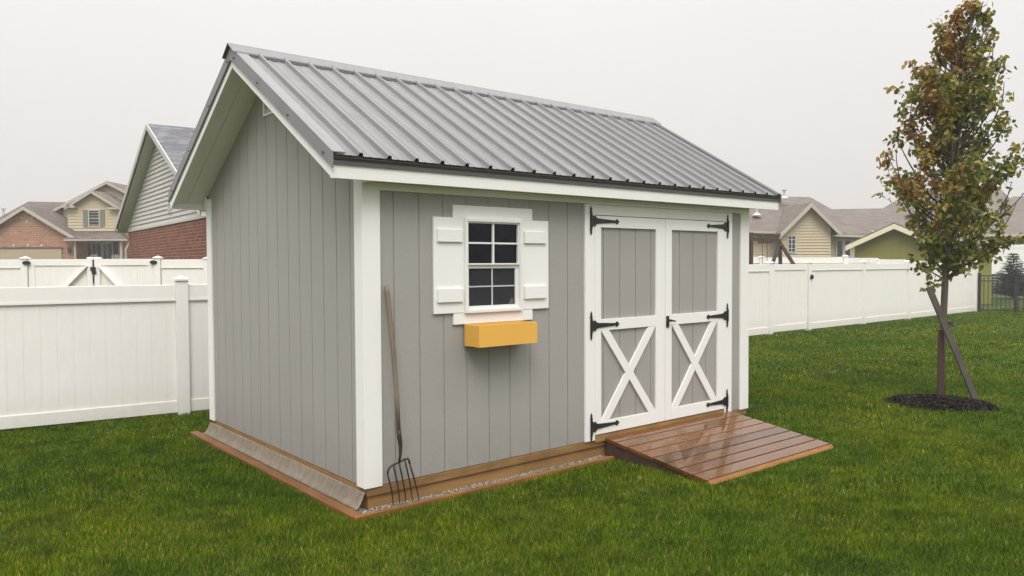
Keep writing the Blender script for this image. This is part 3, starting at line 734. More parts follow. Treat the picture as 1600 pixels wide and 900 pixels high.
# second white fence in the next yard
D2 = 23.0
sf = empty('vinyl_fence', cs(lx(1320.6, D2), D2), YAW, label='white vinyl fence of the next yard showing above the right fence, below the green shed', cat='fence')
h2 = lambda u, v, D: lz(v, D, u)-G
xa = lx(1120, D2, 1320.6)
post(sf, 0, 0, h2(1320, 402.6, D2)+.02); post(sf, -2.5, 0, h2(1320, 402.6, D2)+.0, cap=True)
vpanel(sf, xa, -2.56, h2(1250, 402.3, D2)); vpanel(sf, -2.44, -.065, h2(1250, 402.8, D2))
e2 = Vector((lx(1450, 28.5)-lx(1320.6, 23), 5.5)); hL = e2.length; an = math.atan2(e2.y, e2.x)
sub = 3; hh = h2(1320, 403.4, D2)
for i in range(3):
    for nm, z0, z1, t in (('top_rail', hh-.16-i*.045, hh-i*.045, .03), ('infill_panel', .16, hh-.16-i*.045, .012), ('bottom_rail', .03, .16, .03)):
        k = MB(); a, b = Vector((0, 0, 0)), None
        p = Vector((e2.x*(i/3), e2.y*(i/3), (z0+z1)/2)); q = Vector((e2.x*((i+1)/3), e2.y*((i+1)/3), (z0+z1)/2)); dd = (q-p).normalized()
        k.bar(p+dd*.07, q-dd*.02, t*2, z1-z0); k.build(nm, MT['vinyl'], sf)
    if i: post(sf, e2.x*i/3, e2.y*i/3, hh-.03-i*.04, w=.12)

# black iron fence running toward the viewer from the right fence's end
fe = empty('iron_fence', (25.40, 5.20, G), -math.pi/2, label='black metal picket fence at the right end of the white fence', cat='fence')
hI = 1.22
MB().box((-.035, -.035, 0), (.035, .035, hI+.06)).build('post', MT['black'], fe); MB().box((1.02, -.035, 0), (1.09, .035, hI+.02)).build('post', MT['black'], fe); MB().box((3.4, -.035, 0), (3.47, .035, hI+.02)).build('post', MT['black'], fe)
for z in (hI-.03, hI-.20, .08): MB().box((.036, -.016, z-.014), (4.2, .016, z+.014)).build('rail', MT['black'], fe)
for i in range(30):
    x = .13+i*.125
    if abs(x-1.055) < .05: continue
    MB().box((x-.009, -.009, .05), (x+.009, .009, hI-.02)).build('picket', MT['black'], fe)

# ------------------------------------------------------------------ mulch ring
mm = MB()
for i in range(9000):
    a = random.uniform(0, 2*math.pi); r = .58*math.sqrt(random.random()); r *= 1+.06*math.sin(a*3+1)
    if r > .5 and random.random() < .4: continue
    hgt = .05*(1-(r/.6)**2); c0 = Vector((7.05+r*math.cos(a), -.83+r*math.sin(a), G+hgt*random.uniform(.7, 1.15)+.012))
    th = random.uniform(0, math.pi); l, w_ = random.uniform(.008, .028), random.uniform(.004, .009)
    dx = Vector((math.cos(th), math.sin(th), random.uniform(-.5, .5)))*l; dy = Vector((-math.sin(th), math.cos(th), random.uniform(-.6, .6)))*w_
    mm.add([c0-dx-dy, c0+dx-dy*.6, c0+dx*.8+dy, c0-dx*.9+dy], [(0, 1, 2, 3)])
n = 40; ring = [(7.05+.55*(1+.06*math.sin(3*2*math.pi*i/n+1))*math.cos(2*math.pi*i/n), -.83+.55*(1+.06*math.sin(3*2*math.pi*i/n+1))*math.sin(2*math.pi*i/n), G+.004) for i in range(n)]
mm.add(ring+[(7.05, -.83, G+.05)], [(i, (i+1) % n, n) for i in range(n)])
def mulch_mat():
    m = mat('dark_mulch', (.02, .016, .014), .9, .1)
    gi = nd(m, 'ShaderNodeNewGeometry'); L(m, ramp(m, gi.outputs['Random Per Island'], [(0, (.005, .0045, .004)), (.75, (.013, .011, .0095)), (1, (.055, .042, .034))]), P(m).inputs['Base Color']); return m
mm.build('mulch', mulch_mat(), label='round bed of dark wood mulch at the foot of the young tree', cat='mulch', kind='stuff')

# ------------------------------------------------------------------ young pear tree
DT = 9.36; TB = cs(lx(1472, DT), DT)
tree = empty('pear_tree', TB, YAW, label='slender young tree with green and reddish orange autumn leaves on the right lawn', cat='tree')
def tp(u, v, dd=0): return Vector((lx(u, DT+dd, 1472)+(lx(1472, DT+dd)-lx(1472, DT)), dd, lz(v, DT+dd, 1472)-G))   # local coordinates in the tree's own plane
def leaf_mat():
    m = mat('pear_leaf', (.06, .1, .02), .5, .4)
    gi = nd(m, 'ShaderNodeNewGeometry'); rr = gi.outputs['Random Per Island']
    greens = ramp(m, rr, [(0, (.085, .105, .015)), (.5, (.17, .185, .026)), (1, (.32, .29, .045))])
    reds = ramp(m, rr, [(0, (.20, .095, .022)), (.45, (.30, .15, .03)), (.8, (.36, .21, .035)), (1, (.42, .12, .06))])
    t = nd(m, 'ShaderNodeTexCoord'); s = nd(m, 'ShaderNodeSeparateXYZ'); L(m, t.outputs['Object'], s.inputs[0])
    nz = noi(m, coords(m, (1, 1, 1)), 2.3, 3)
    # autumn colour: more towards the top and the left, in patches
    h = nd(m, 'ShaderNodeMapRange'); h.inputs[1].default_value = 1.2; h.inputs[2].default_value = 4.8; h.inputs[3].default_value = -.10; h.inputs[4].default_value = .16; L(m, s.outputs[2], h.inputs[0])
    x = nd(m, 'ShaderNodeMapRange'); x.inputs[1].default_value = -.8; x.inputs[2].default_value = .9; x.inputs[3].default_value = .12; x.inputs[4].default_value = -.12; L(m, s.outputs[0], x.inputs[0])
    a = nd(m, 'ShaderNodeMath', operation='ADD'); L(m, nz, a.inputs[0]); L(m, h.outputs[0], a.inputs[1])
    b = nd(m, 'ShaderNodeMath', operation='ADD'); L(m, a.outputs[0], b.inputs[0]); L(m, x.outputs[0], b.inputs[1])
    f = ramp(m, b.outputs[0], [(.54, (0,)*3), (.68, (.95,)*3)])
    L(m, mixc(m, f, greens, reds), P(m).inputs['Base Color'])
    P(m).inputs['Roughness'].default_value = .42
    pr_ = P(m); bc = pr_.inputs['Base Color'].links[0].from_socket; tl = nd(m, 'ShaderNodeBsdfTranslucent'); L(m, bc, tl.inputs[0])
    ms = nd(m, 'ShaderNodeMixShader'); ms.inputs[0].default_value = .35; L(m, pr_.outputs[0], ms.inputs[1]); L(m, tl.outputs[0], ms.inputs[2])
    L(m, ms.outputs[0], m.node_tree.nodes['Material Output'].inputs[0])
    return m
k = MB()
trunk = [(1472, 625), (1473, 560), (1475, 500), (1477, 440), (1480, 380), (1484, 300), (1488, 220), (1494, 140), (1502, 80), (1512, 42), (1520, 12)]
tr = [.046, .041, .039, .037, .032, .026, .023, .017, .011, .007, .003]
tpts = [tp(u, v) for u, v in trunk]; tpts[0].z = -.02
k.tube(tpts, tr, 10)
crown = [(445, 1462, 1500), (425, 1440, 1545), (400, 1434, 1575), (375, 1426, 1592), (350, 1414, 1597), (325, 1394, 1592), (300, 1378, 1590), (270, 1380, 1588), (240, 1386, 1580), (215, 1398, 1576), (190, 1408, 1568), (160, 1408, 1562), (130, 1412, 1552), (110, 1425, 1552), (92, 1455, 1545), (75, 1464, 1544), (50, 1464, 1540), (35, 1474, 1534), (20, 1494, 1528), (9, 1508, 1524)]
def lim(z):
    v = hor(1472)-(z+G-CAM.z)*F/DT
    for i in range(len(crown)-1):
        if crown[i][0] >= v >= crown[i+1][0]:
            t = (crown[i][0]-v)/(crown[i][0]-crown[i+1][0])
            return lx(crown[i][1]+(crown[i+1][1]-crown[i][1])*t, DT, 1472), lx(crown[i][2]+(crown[i+1][2]-crown[i][2])*t, DT, 1472)
    return (0, .01) if v > 445 else (.3, .35)
def trunk_at(z):
    for i in range(len(tpts)-1):
        if tpts[i].z <= z <= tpts[i+1].z:
            t = (z-tpts[i].z)/(tpts[i+1].z-tpts[i].z); return tpts[i].lerp(tpts[i+1], t)
    return tpts[-1]
leaves = []; zlo, zhi = tp(1472, 440).z, tp(1472, 14).z
R = random.Random(23)
def leaf(p, size):
    leaves.append((p, size))
def inside(p):
    l, r = lim(p.z); c = (l+r)/2; hw_ = (r-l)/2
    return ((p.x-c)/(hw_+.01))**2+(p.y/(hw_*.88+.01))**2 <= 1.0
GA = 2.39996
nbr = 112
for i in range(nbr):
    t = (i+.5)/nbr; z = zlo-.02+(zhi-zlo-.02)*t**1.02
    a = i*GA+R.uniform(-.4, .4); base = trunk_at(z-.0)
    dirv = Vector((math.cos(a), math.sin(a), R.uniform(.75, 1.25) if t > .3 else R.uniform(.2, .85)))
    # march until leaving the crown
    p = base.copy(); pts = [p.copy()]; step = .06; cur = dirv.normalized()
    for s_ in range(22):
        cur = (cur+Vector((R.uniform(-.12, .12), R.uniform(-.12, .12), .05))).normalized(); q = p+cur*step
        if not inside(q): break
        p = q; pts.append(p.copy())
    if len(pts) < 2: pts.append(p+cur*.05)
    rb = .004+.011*min(1, len(pts)/14)
    k.tube(pts, [rb*(1-.8*j/(len(pts)-1))+.0012 for j in range(len(pts))], 5)
    # twigs
    for j in range(1, len(pts)):
        if R.random() < .12 or mn.noise(pts[j]*2.6+Vector((3, 7, 1))) < -.15+.12*R.random(): continue
        for _ in range(2 if j < len(pts)*.35 else 3):
            if R.random() < (.35 if j < len(pts)*.3 else .06): continue
            o = pts[j]; tw = Vector((R.gauss(0, 1), R.gauss(0, 1), R.gauss(.25, .7))).normalized()*R.uniform(.06, .17)
            e = o+tw
            if not inside(e) and R.random() < .75: e = o+tw*.35
            k.tube([o, o.lerp(e, .5)+Vector((0, 0, .01)), e], [.0022, .0018, .001], 3, cap=False)
            for q in range(R.randint(3, 6)):
                leaf(o.lerp(e, R.uniform(.3, 1.1))+Vector((R.gauss(0, .022), R.gauss(0, .022), R.gauss(0, .022))), R.uniform(.026, .042))
# a few leafy shoots standing out of the outline
for (u, v) in ((1390, 140), (1402, 140), (1420, 100), (1458, 34), (1484, 22), (1492, 20), (1546, 62), (1562, 122), (1578, 205), (1378, 258), (1372, 305), (1596, 268), (1594, 232), (1572, 150), (1517, 9), (1452, 446), (1560, 402), (1592, 372), (1440, 422)):
    for q in range(R.randint(4, 8)): leaf(tp(u, v)+Vector((R.gauss(0, .035), R.gauss(0, .05), R.gauss(0, .03))), R.uniform(.026, .04))
    e = tp(u, v); b0 = trunk_at(min(max(e.z-.35, zlo), zhi-.1)); k.tube([b0.lerp(e, .5), b0.lerp(e, .75)+Vector((0, 0, -.03)), e], [.003, .0022, .0010], 4)
    for q in range(16): leaf(b0.lerp(e, R.uniform(.35, 1))+Vector((R.gauss(0, .03), R.gauss(0, .03), R.gauss(0, .03))), R.uniform(.026, .04))
bark = painted('grey_brown_bark', (.12, .098, .078), .85, (30, 30, 8), .9, .35, gd=.006)
k.build('trunk', bark, tree, smooth=True)
lm = MB()
for p, s_ in leaves:
    ax = Vector((R.gauss(0, 1), R.gauss(0, 1), R.gauss(-.45, .7))).normalized(); sd_ = ax.cross(Vector((R.gauss(0, 1), R.gauss(0, 1), R.gauss(0, 1)))).normalized(); nn = ax.cross(sd_)
    b_ = p; L2 = s_*2.0; w_ = s_*.72
    dr_ = Vector((0, 0, -s_*.35))
    v = [b_, b_+ax*L2*.3+sd_*w_*.9+nn*s_*.18, b_+ax*L2*.65+sd_*w_*.75+nn*s_*.12+dr_*.5, b_+ax*L2+dr_, b_+ax*L2*.65-sd_*w_*.75+nn*s_*.12+dr_*.5, b_+ax*L2*.3-sd_*w_*.9+nn*s_*.18, b_+ax*L2*.48+dr_*.2]
    lm.add(v, [(0, 1, 6), (1, 2, 6), (2, 3, 6), (3, 4, 6), (4, 5, 6), (5, 0, 6)])
lm.build('crown', leaf_mat(), tree)
print('LEAVES', len(leaves))
st = empty('tree_stake', cs(lx(1530, DT-.25), DT-.25), YAW, label='weathered grey board leaning diagonally across the trunk of the young tree', cat='stake')
k = MB()
p0 = Vector((0, 0, -.02)); p1 = Vector((lx(1450, DT-.1)-lx(1530, DT-.25), .13, lz(449, DT-.1, 1450)-G))
k.bar(p0, p1, .068, .032, (0, 1, 0)); k.build('board', MT['stake'], st, bevel=.003)
s2 = empty('tree_stake', cs(lx(1471.5, DT-.085), DT-.085), YAW, label='dark reddish upright stake tied against the front of the young tree trunk', cat='stake')
MB().box((-.030, -.02, -.02), (.030, .02, lz(516, DT-.08, 1471)-G)).build('board', MT['redstake'], s2, bevel=.003)
tie = MB(); cz = lz(508, DT-.1, 1475)-G
for j, off in enumerate((0, .012, -.014)):
    pts = [Vector((lx(1476, DT)-lx(1476, DT)+.075*math.cos(a)*1.0, -.06+.10*math.sin(a), cz+off+.01*math.sin(2*a+j))) for a in np.linspace(0, 2*math.pi, 18)]
    tie.tube(pts, .006, 5)
tie.tube([(-.06, -.14, cz), (-.14, -.16, cz+.05)], .004, 5); tie.tube([(.06, -.14, cz), (.19, -.15, cz+.01)], .004, 5); tie.tube([(-.05, -.14, cz), (-.07, -.15, cz-.12)], .003, 5)
to = tie.build('tree_tie', MT['black'], None, label='black strap tying the leaning board to the young tree trunk', cat='strap')
to.location = cs(lx(1477, DT), DT); to.rotation_euler = (0, 0, YAW)

# ------------------------------------------------------------------ blue spruce beyond the iron fence
DS = 34
spr = empty('spruce_tree', cs(lx(1583, DS), DS), YAW, label='small dark blue-green spruce beyond the black metal fence', cat='tree')
hs_ = lz(394, DS, 1583)-G
MB().tube([(0, 0, 0), (0, 0, hs_*.95)], [.05, .01], 8).build('trunk', bark, spr)
k = MB()
for i in range(17):
    z = .12+(hs_-.14)*(i/17)**1.0; rad = .92*(1-i/17.6)**.85*(.9+.2*R.random()); nb_ = max(5, int(17*(1-i/20)))
    for j in range(nb_):
        a = 2*math.pi*(j+R.random()*.6)/nb_+i; rl = rad*R.uniform(.72, 1.1)
        e = Vector((math.cos(a)*rl, math.sin(a)*rl, z+rl*.18)); b0 = Vector((0, 0, z))
        for q in range(int(60*rl)+10):
            t = R.uniform(.1, 1); c0 = b0.lerp(e, t); sp = .13*(1.15-t*.6)
            d1 = Vector((math.cos(a), math.sin(a), .15))*R.uniform(.08, .16)+Vector((R.gauss(0, .045), R.gauss(0, .045), R.gauss(0, .03)))
            c0 = c0+Vector((R.gauss(0, sp*.35), R.gauss(0, sp*.35), R.gauss(0, .02))); w_ = Vector((-math.sin(a), math.cos(a), R.uniform(-.5, .5)))*.030
            k.add([c0-w_, c0+w_, c0+d1], [(0, 1, 2)])
sm_ = mat('spruce_needles', (.04, .065, .06), .7, .2)
gi = nd(sm_, 'ShaderNodeNewGeometry'); L(sm_, ramp(sm_, gi.outputs['Random Per Island'], [(0, (.018, .034, .030)), (.6, (.045, .075, .066)), (1, (.10, .14, .13))]), P(sm_).inputs['Base Color'])
k.build('crown', sm_, spr)

# ------------------------------------------------------------------ houses
def lap(mb, x0f, x1f, z0, z1, y, c=.115, proud=.02, sgn=1):
    """lap siding: courses from z0 to z1 ; x0f/x1f give the extents at height z ; face looks to -y"""
    z = z0
    while z < z1-.01:
        zt_ = min(z+c, z1); a0, b0, a1, b1 = x0f(z), x1f(z), x0f(zt_), x1f(zt_)
        if b0-a0 > .02:
            if b1 < a1: a1 = b1 = (a1+b1)/2
            mb.add([(a0, y-proud, z), (b0, y-proud, z), (b1, y, zt_), (a1, y, zt_), (a0, y, z), (b0, y, z)], [(0, 1, 2, 3), (0, 4, 5, 1)])
        z += c
def slab(mb, pts, t=.12):  # roof sheet, pts top surface
    mb.prism([Vector(p)-Vector((0, 0, t)) for p in pts], (0, 0, t))
def gable_roof(mb, xc, zp, hw_, pitch_, y0, y1, t=.14):
    for s_ in (-1, 1):
        slab(mb, [(xc, y0, zp), (xc+s_*hw_, y0, zp-hw_*pitch_), (xc+s_*hw_, y1, zp-hw_*pitch_), (xc, y1, zp)], t)
def gable_rake(mb, xc, zp, hw_, pitch_, y0, w_=.18, t=.05, drop=.02):
    for s_ in (-1, 1):
        mb.prism([(xc, y0, zp-drop), (xc+s_*hw_, y0, zp-drop-hw_*pitch_), (xc+s_*hw_, y0, zp-drop-w_-hw_*pitch_), (xc, y0, zp-drop-w_)], (0, -t, 0))
def window(parent, x0, x1, z0, z1, y, fr=.09, cols=1, rows=2, mt='house_white', depth=.06):
    k = MB(); frame(k, x0, x1, z0, z1, fr, y-depth, y); wd = k.build('window', MT[mt], parent)
    MB().box((x0+fr, y-.02, z0+fr), (x1-fr, y-.012, z1-fr)).build('pane', MT['glass_dark'], wd)
    k = MB()
    for i in range(1, cols): x = x0+(x1-x0)*i/cols; k.box((x-fr*.35, y-depth*.8, z0+fr), (x+fr*.35, y-.021, z1-fr))
    for i in range(1, rows): z = z0+(z1-z0)*i/rows; k.box((x0+fr, y-depth*.78, z-fr*.3), (x1-fr, y-.0212, z+fr*.3))
    if k.v: k.build('muntin', MT[mt], wd)
    return wd

# --- House B : big pale gable over red brick, left
th = math.atan2(.809, .588)
hb = empty('brick_house', cs(-9.35, 20), YAW-th, label='red brick house with pale lap sided gable and grey shingles just left of the shed', cat='house')
zp = 5.13-G; pit = .492; hwB = 4.97
pk = MB(); yw = .30; brz = zp-(4.62)*pit-.35
MB().box((-4.62, yw, 0), (4.9, yw+.2, brz)).build('wall', MT['brick_red'], hb)
MB().box((-4.62, yw+.2, 0), (-4.42, 12.5, brz)).build('wall', MT['brick_red'], hb); MB().box((4.42, yw+.2, 0), (4.62, 12.5, brz)).build('wall', MT['brick_red'], hb); MB().box((-4.42, 12.3, 0), (4.42, 12.5, brz)).build('wall', MT['brick_red'], hb)
MB().box((-4.64, yw-.03, brz), (5.1, yw, brz+.05)).build('trim_band', MT['lap_white'], hb)
k = MB(); lap(k, lambda z: -min(4.62, (zp-.2-z)/pit), lambda z: min(5.1, (zp-.2-z)/pit), brz+.05, zp-.2, yw+.0, .115, .028)
k.prism([(-4.62, yw+.01, brz), (5.1, yw+.01, brz), (4.7, yw+.01, brz+.2), (0, yw+.01, zp-.25), (-4.62, yw+.01, brz+.12)], (0, .1, 0)); k.build('gable_siding', MT['lap_white'], hb)
k = MB(); gable_roof(k, 0, zp, hwB, pit, .0, 13, .06); k.build('roof', MT['sh_grey'], hb)
k = MB()
for s_ in (-1, 1):
    slab(k, [(0, .03, zp-.065), (s_*(hwB-.03), .03, zp-.065-hwB*pit), (s_*(hwB-.03), 13, zp-.065-hwB*pit), (0, 13, zp-.065)], .12)
k.build('soffit', mat('grey_green_soffit', (.50, .49, .44), .7), hb)
k = MB(); gable_rake(k, 0, zp, hwB, pit, .0, .15, .03, .0); k.build('rake_board', MT['house_white'], hb)
k = MB(); xg = -4.75; k.tube([(-4.85, .15, zp-hwB*pit-.2), (-4.72, .38, zp-hwB*pit-.45), (-4.70, yw-.06, zp-hwB*pit-.7), (-4.70, yw-.06, 0)], .05, 8); k.build('downspout', MT['house_trim'], hb)
k = MB(); k.box((1.05, yw-.08, 2.95), (1.15, yw-.02, 3.15)); k.build('wall_box', MT['vent_pipe'], hb)

# --- House A : far left, garage wing and two storeys
DA = 50
ha = empty('suburban_house', cs(lx(60, DA), DA), YAW, label='far left two storey beige house with orange brick garage gable', cat='house')
def ax_(u, D=DA): return lx(u, D)-lx(60, DA)
def az(v, u=100, D=DA): return lz(v, D, u)-G
U = lambda u, v, D=DA: (ax_(u, D), D-DA, az(v, u, D))
# garage wing
xp, zpk = ax_(39), az(322.5, 39); hwg = ax_(118)-xp; pg = (zpk-az(370.5, 117))/hwg
k = MB(); k.prism([(xp-hwg+.3, .35, 0), (xp+hwg-.3, .35, 0), (xp+hwg-.3, .35, zpk-(hwg-.3)*pg-.1), (xp, .35, zpk-.2), (xp-hwg+.3, .35, zpk-(hwg-.3)*pg-.1)], (0, 6, 0)); k.build('garage_wall', MT['brick_orange'], ha)
k = MB(); gable_roof(k, xp, zpk, hwg, pg, .0, 8, .12); k.build('garage_roof', MT['sh_dark'], ha)
k = MB(); gable_rake(k, xp, zpk, hwg, pg, .0, .24, .05, .03); k.build('rake_board', MT['house_trim'], ha)
gd = MB().box((ax_(-15), .25, 0), (ax_(93.5), .345, az(388.6, 50))); gd = gd.build('garage_door', MT['garage'], ha)
k = MB(); k.box((ax_(-17), .20, az(388.6, 50)), (ax_(95), .345, az(386.6, 50))); k.build('lintel', MT['sh_dark'], ha)
for u, v in ((39, 334), (31, 340.5), (47.5, 340.5), (39.3, 347)):
    x, z = ax_(u), az(v, u); MB().prism([(x-.1, .34, z), (x, .34, z-.09), (x+.1, .34, z), (x, .34, z+.09)], (0, -.03, 0)).build('accent_stone', MT['grout'], ha)
for u in (18, 40.5, 62): MB().box((ax_(u)-.08, .30, az(385.5, u)), (ax_(u)+.08, .349, az(382, u))).build('keystone', MT['grout'], ha)
x, z = ax_(105.5), az(392, 105); k = MB(); k.prism([(x-.07, .2, z-.16), (x+.07, .2, z-.16), (x+.1, .2, z+.1), (x, .2, z+.22), (x-.1, .2, z+.1)], (0, .14, 0)); k.build('wall_lantern', MT['brownfence'], ha)
# middle roof behind the garage
k = MB(); slab(k, [U(-60, 374, 50.6), U(125, 374, 50.6), U(110, 317, 56), U(47, 316, 56), ], .12); slab(k, [U(47, 316, 56), U(110, 317, 56), U(125, 372, 62), U(-40, 372, 62)], .12); slab(k, [U(-60, 374, 50.6), U(47, 316, 56), U(-40, 372, 62)], .1)
k.build('main_roof', MT['sh_dark'], ha)
k = MB(); q = U(8, 339, 54); k.tube([q, (q[0], q[1], q[2]+.35)], .10, 8); k.tube([(q[0], q[1], q[2]+.35), (q[0], q[1], q[2]+.55)], .05, 8); k.box((q[0]-.15, q[1]-.15, q[2]+.5), (q[0]+.15, q[1]+.15, q[2]+.56)); k.build('roof_vent', MT['vent_pipe'], ha)
# back block with large gable
Db = 53
xb, zb_ = ax_(169.6, Db), az(284, 170, Db); hwb = xb-ax_(87, Db); pb_ = (zb_-az(327, 90, Db))/hwb
yb_ = Db-DA
k = MB(); lap(k, lambda z: xb-min(hwb-.4, (zb_-.15-z)/pb_), lambda z: xb+min(hwb-.4, (zb_-.15-z)/pb_), 2.4, zb_-.15, yb_+.4, .2, .045)
k.build('upper_siding', MT['lap_tan'], ha)
MB().box((xb-hwb+.4, yb_+.42, 0), (xb+hwb-.4, yb_+5, zb_-(hwb-.4)*pb_-.15)).build('wall', MT['lap_tan'], ha)
k = MB(); gable_roof(k, xb, zb_, hwb, pb_, yb_, yb_+9, .12); k.build('upper_roof', MT['sh_brown'], ha)
k = MB(); gable_rake(k, xb, zb_, hwb, pb_, yb_, .18, .05, .03); k.build('rake_board', MT['house_trim'], ha)
# front upper wing
xf, zf_ = ax_(145.5, 51), az(298.5, 145, 51); hwf = ax_(187, 51)-xf; pf_ = (zf_-az(324, 187, 51))/hwf; yf_ = 1.0
x0f, x1f = ax_(103.5, 51), ax_(189.5, 51)
k = MB(); lap(k, lambda z: max(x0f, xf-(zf_-.1-z)/pf_ if z > az(324, 145, 51) else x0f), lambda z: min(x1f, xf+(zf_-.1-z)/pf_ if z > az(324, 145, 51) else x1f), az(366, 145, 51), zf_-.1, yf_+.35, .2, .045)
k.box((x0f, yf_+.36, az(366, 145, 51)), (x1f, yf_+3.5, az(326, 145, 51))); k.build('bay_siding', MT['lap_beige'], ha)
k = MB(); gable_roof(k, xf, zf_, hwf, pf_, yf_, yf_+5, .1); k.build('bay_roof', MT['sh_brown'], ha)
k = MB(); gable_rake(k, xf, zf_, hwf, pf_, yf_, .17, .05, .02)
k.box((ax_(99, 51), yf_-.05, az(325.5, 100, 51)), (ax_(119, 51), yf_+.4, az(322, 100, 51))); k.box((ax_(171, 51), yf_-.05, az(328, 180, 51)), (ax_(190, 51), yf_+.4, az(325, 180, 51)))
k.build('rake_board', MT['house_trim'], ha)
wy = yf_+.33
w1 = window(ha, ax_(136, 51), ax_(154.5, 51), az(355, 145, 51), az(328, 145, 51), wy, .07, 1, 2)
for u in (128.3, 155): MB().box((ax_(u, 51), wy-.05, az(355, 145, 51)), (ax_(u+7, 51), wy, az(328.5, 145, 51))).build('shutter', MT['green_shutter'], ha)
# porch
k = MB(); slab(k, [U(101, 374.2, 49.6), U(205, 374.2, 49.6), U(205, 362, 51.4), U(103, 362, 51.4)], .08); k.build('porch_roof', MT['sh_dark'], ha)
k = MB(); k.box((ax_(101, 49.6), -.42, az(377, 150, 49.6)), (ax_(205, 49.6), -.36, az(374.4, 150, 49.6))); k.build('porch_fascia', MT['house_trim'], ha)
MB().box((ax_(118, 51), 2.2, 0), (ax_(205, 51), 2.5, az(366, 150, 51))).build('porch_wall', MT['brick_orange'], ha)
for u in (118.5, 190): MB().box((ax_(u, 50), -.15, 0), (ax_(u+2.6, 50), .0, az(377, 150, 50))).build('porch_column', MT['house_trim'], ha)
for a, b in ((128.5, 145.5), (146.5, 163.5)): window(ha, ax_(a, 51), ax_(b, 51), .9, az(378, 145, 51), 2.19, .07, 2, 2)
for u in (121, 164): MB().box((ax_(u, 51), 2.13, .9), (ax_(u+7, 51), 2.19, az(378.5, 145, 51))).build('shutter', MT['brownfence'], ha)
# porch chairs
def chair():
    e = empty('porch_chair', (0, 0, 0), YAW, label='left of two white slatted chairs on the far porch', cat='chair', group='white chairs on the far porch')
    k = MB(); k.box((-.27, -.25, 1.05), (.27, .22, 1.10)); k.build('seat', MT['house_white'], e)
    k = MB()
    for i in range(5): x = -.25+i*.11; k.box((x, .20, 1.1), (x+.07, .23, 1.78+(.06 if i in (1, 2, 3) else 0)))
    k.box((-.27, .19, 1.7), (.27, .2, 1.76)); k.build('backrest', MT['house_white'], e)
    for x in (-.25, .2):
        for y in (-.23, .17): MB().box((x, y, .62), (x+.05, y+.05, 1.05)).build('leg', MT['house_white'], e)
    return e
ch = chair(); ch.location = cs(lx(139, DA), DA+.45, G+.55)
c2 = ch.copy(); COL.objects.link(c2); c2.location = cs(lx(173, DA), DA+.45, G+.55); c2['label'] = 'right of two white slatted chairs on the far porch'
for q in list(ch.children):
    d_ = q.copy(); COL.objects.link(d_); d_.parent = c2
MB().box((ax_(104, 50), -.5, 0), (ax_(210, 50), 2.2, 1.17)).build('porch_floor', MT['garage'], ha)

# --- House C : beige gable, right of the shed
DC = 45
hc = empty('suburban_house', cs(lx(1267, DC), DC), YAW, label='beige lap sided house with one front gable and brown shingles right of the shed', cat='house')
def V(u, v, D=DC): return (lx(u, D)-lx(1267, DC), D-DC, lz(v, D, u)-G)
x0, zc = 0, V(1267, 316.5)[2]; hwc = V(1312, 360)[0]; pc = (zc-V(1312, 361)[2])/hwc
k = MB(); xl, xr = V(1217.5, 0)[0], V(1299, 0)[0]
sh_ = lambda z: (zc-.2-z)/pc
k2 = hwc-.35
lap(k, lambda z: -min(k2+.4, sh_(z)), lambda z: min(k2, sh_(z)), 0.6, zc-.2, .45, .17, .045); k.build('gable_siding', MT['lap_beige'], hc)
k = MB(); gable_roof(k, 0, zc, hwc+.1, pc, 0, 7.5, .12); k.build('gable_roof', MT['sh_brown'], hc)
k = MB(); gable_rake(k, 0, zc, hwc+.1, pc, 0, .28, .05, .03); k.build('rake_board', MT['house_trim'], hc)
k = MB()
slab(k, [V(1100, 358.5, 46), V(1372, 368, 46), V(1265, 309, 52), V(1150, 306, 52)], .12); slab(k, [V(1372, 368, 46), V(1360, 372, 58), V(1265, 309, 52)], .1); slab(k, [V(1150, 306, 52), V(1265, 309, 52), V(1360, 372, 58), V(1110, 372, 58)], .1)
k.build('main_roof', MT['sh_brown'], hc)
k = MB(); q0, q1 = V(1100, 359.5, 46), V(1220, 362.5, 46); k.prism([q0, q1, (q1[0], q1[1], q1[2]-.14), (q0[0], q0[1], q0[2]-.14)], (0, -.1, 0))
q0, q1 = V(1300, 366.5, 46), V(1372, 369, 46); k.prism([q0, q1, (q1[0], q1[1], q1[2]-.14), (q0[0], q0[1], q0[2]-.14)], (0, -.1, 0)); k.build('gutter', MT['house_trim'], hc)
k = MB(); a = V(1100, 0, 46.6)[0]; b = V(1365, 0, 46.6)[0]; lap(k, lambda z: a, lambda z: b, .6, V(1240, 362, 46.6)[2], 1.6, .17, .045); k.box((a, 1.61, 0), (b, 10, V(1340, 370, 46.6)[2])); k.build('wall', MT['lap_beige'], hc)
window(hc, V(1234, 0)[0], V(1247.5, 0)[0], V(1240, 395.5)[2], V(1240, 368)[2], .42, .06, 2, 4)
window(hc, V(1306, 0, 46.5)[0], V(1318, 0, 46.5)[0], .9, V(1310, 374.5, 46.5)[2], 1.55, .07, 1, 2); window(hc, V(1318.2, 0, 46.5)[0], V(1330, 0, 46.5)[0], .9, V(1310, 374.5, 46.5)[2], 1.55, .07, 1, 2)
MB().box((V(1298, 0)[0], .42, 0), (V(1300.5, 0)[0], .5, V(1299, 366)[2])).build('corner_board', MT['house_trim'], hc)
for u, v, D in ((1224.6, 309, 50), (1182, 335, 48)):
    q = V(u, v, D); k = MB(); k.tube([q, (q[0], q[1], q[2]+.45)], .09, 8); k.cyl((q[0], q[1], q[2]+.42), (0, 0, 1), .15, .06, 10); k.tube([(q[0], q[1], q[2]-.1), (q[0], q[1], q[2]+.08)], [.3, .1], 10); k.build('vent_pipe', MT['house_white'], hc)

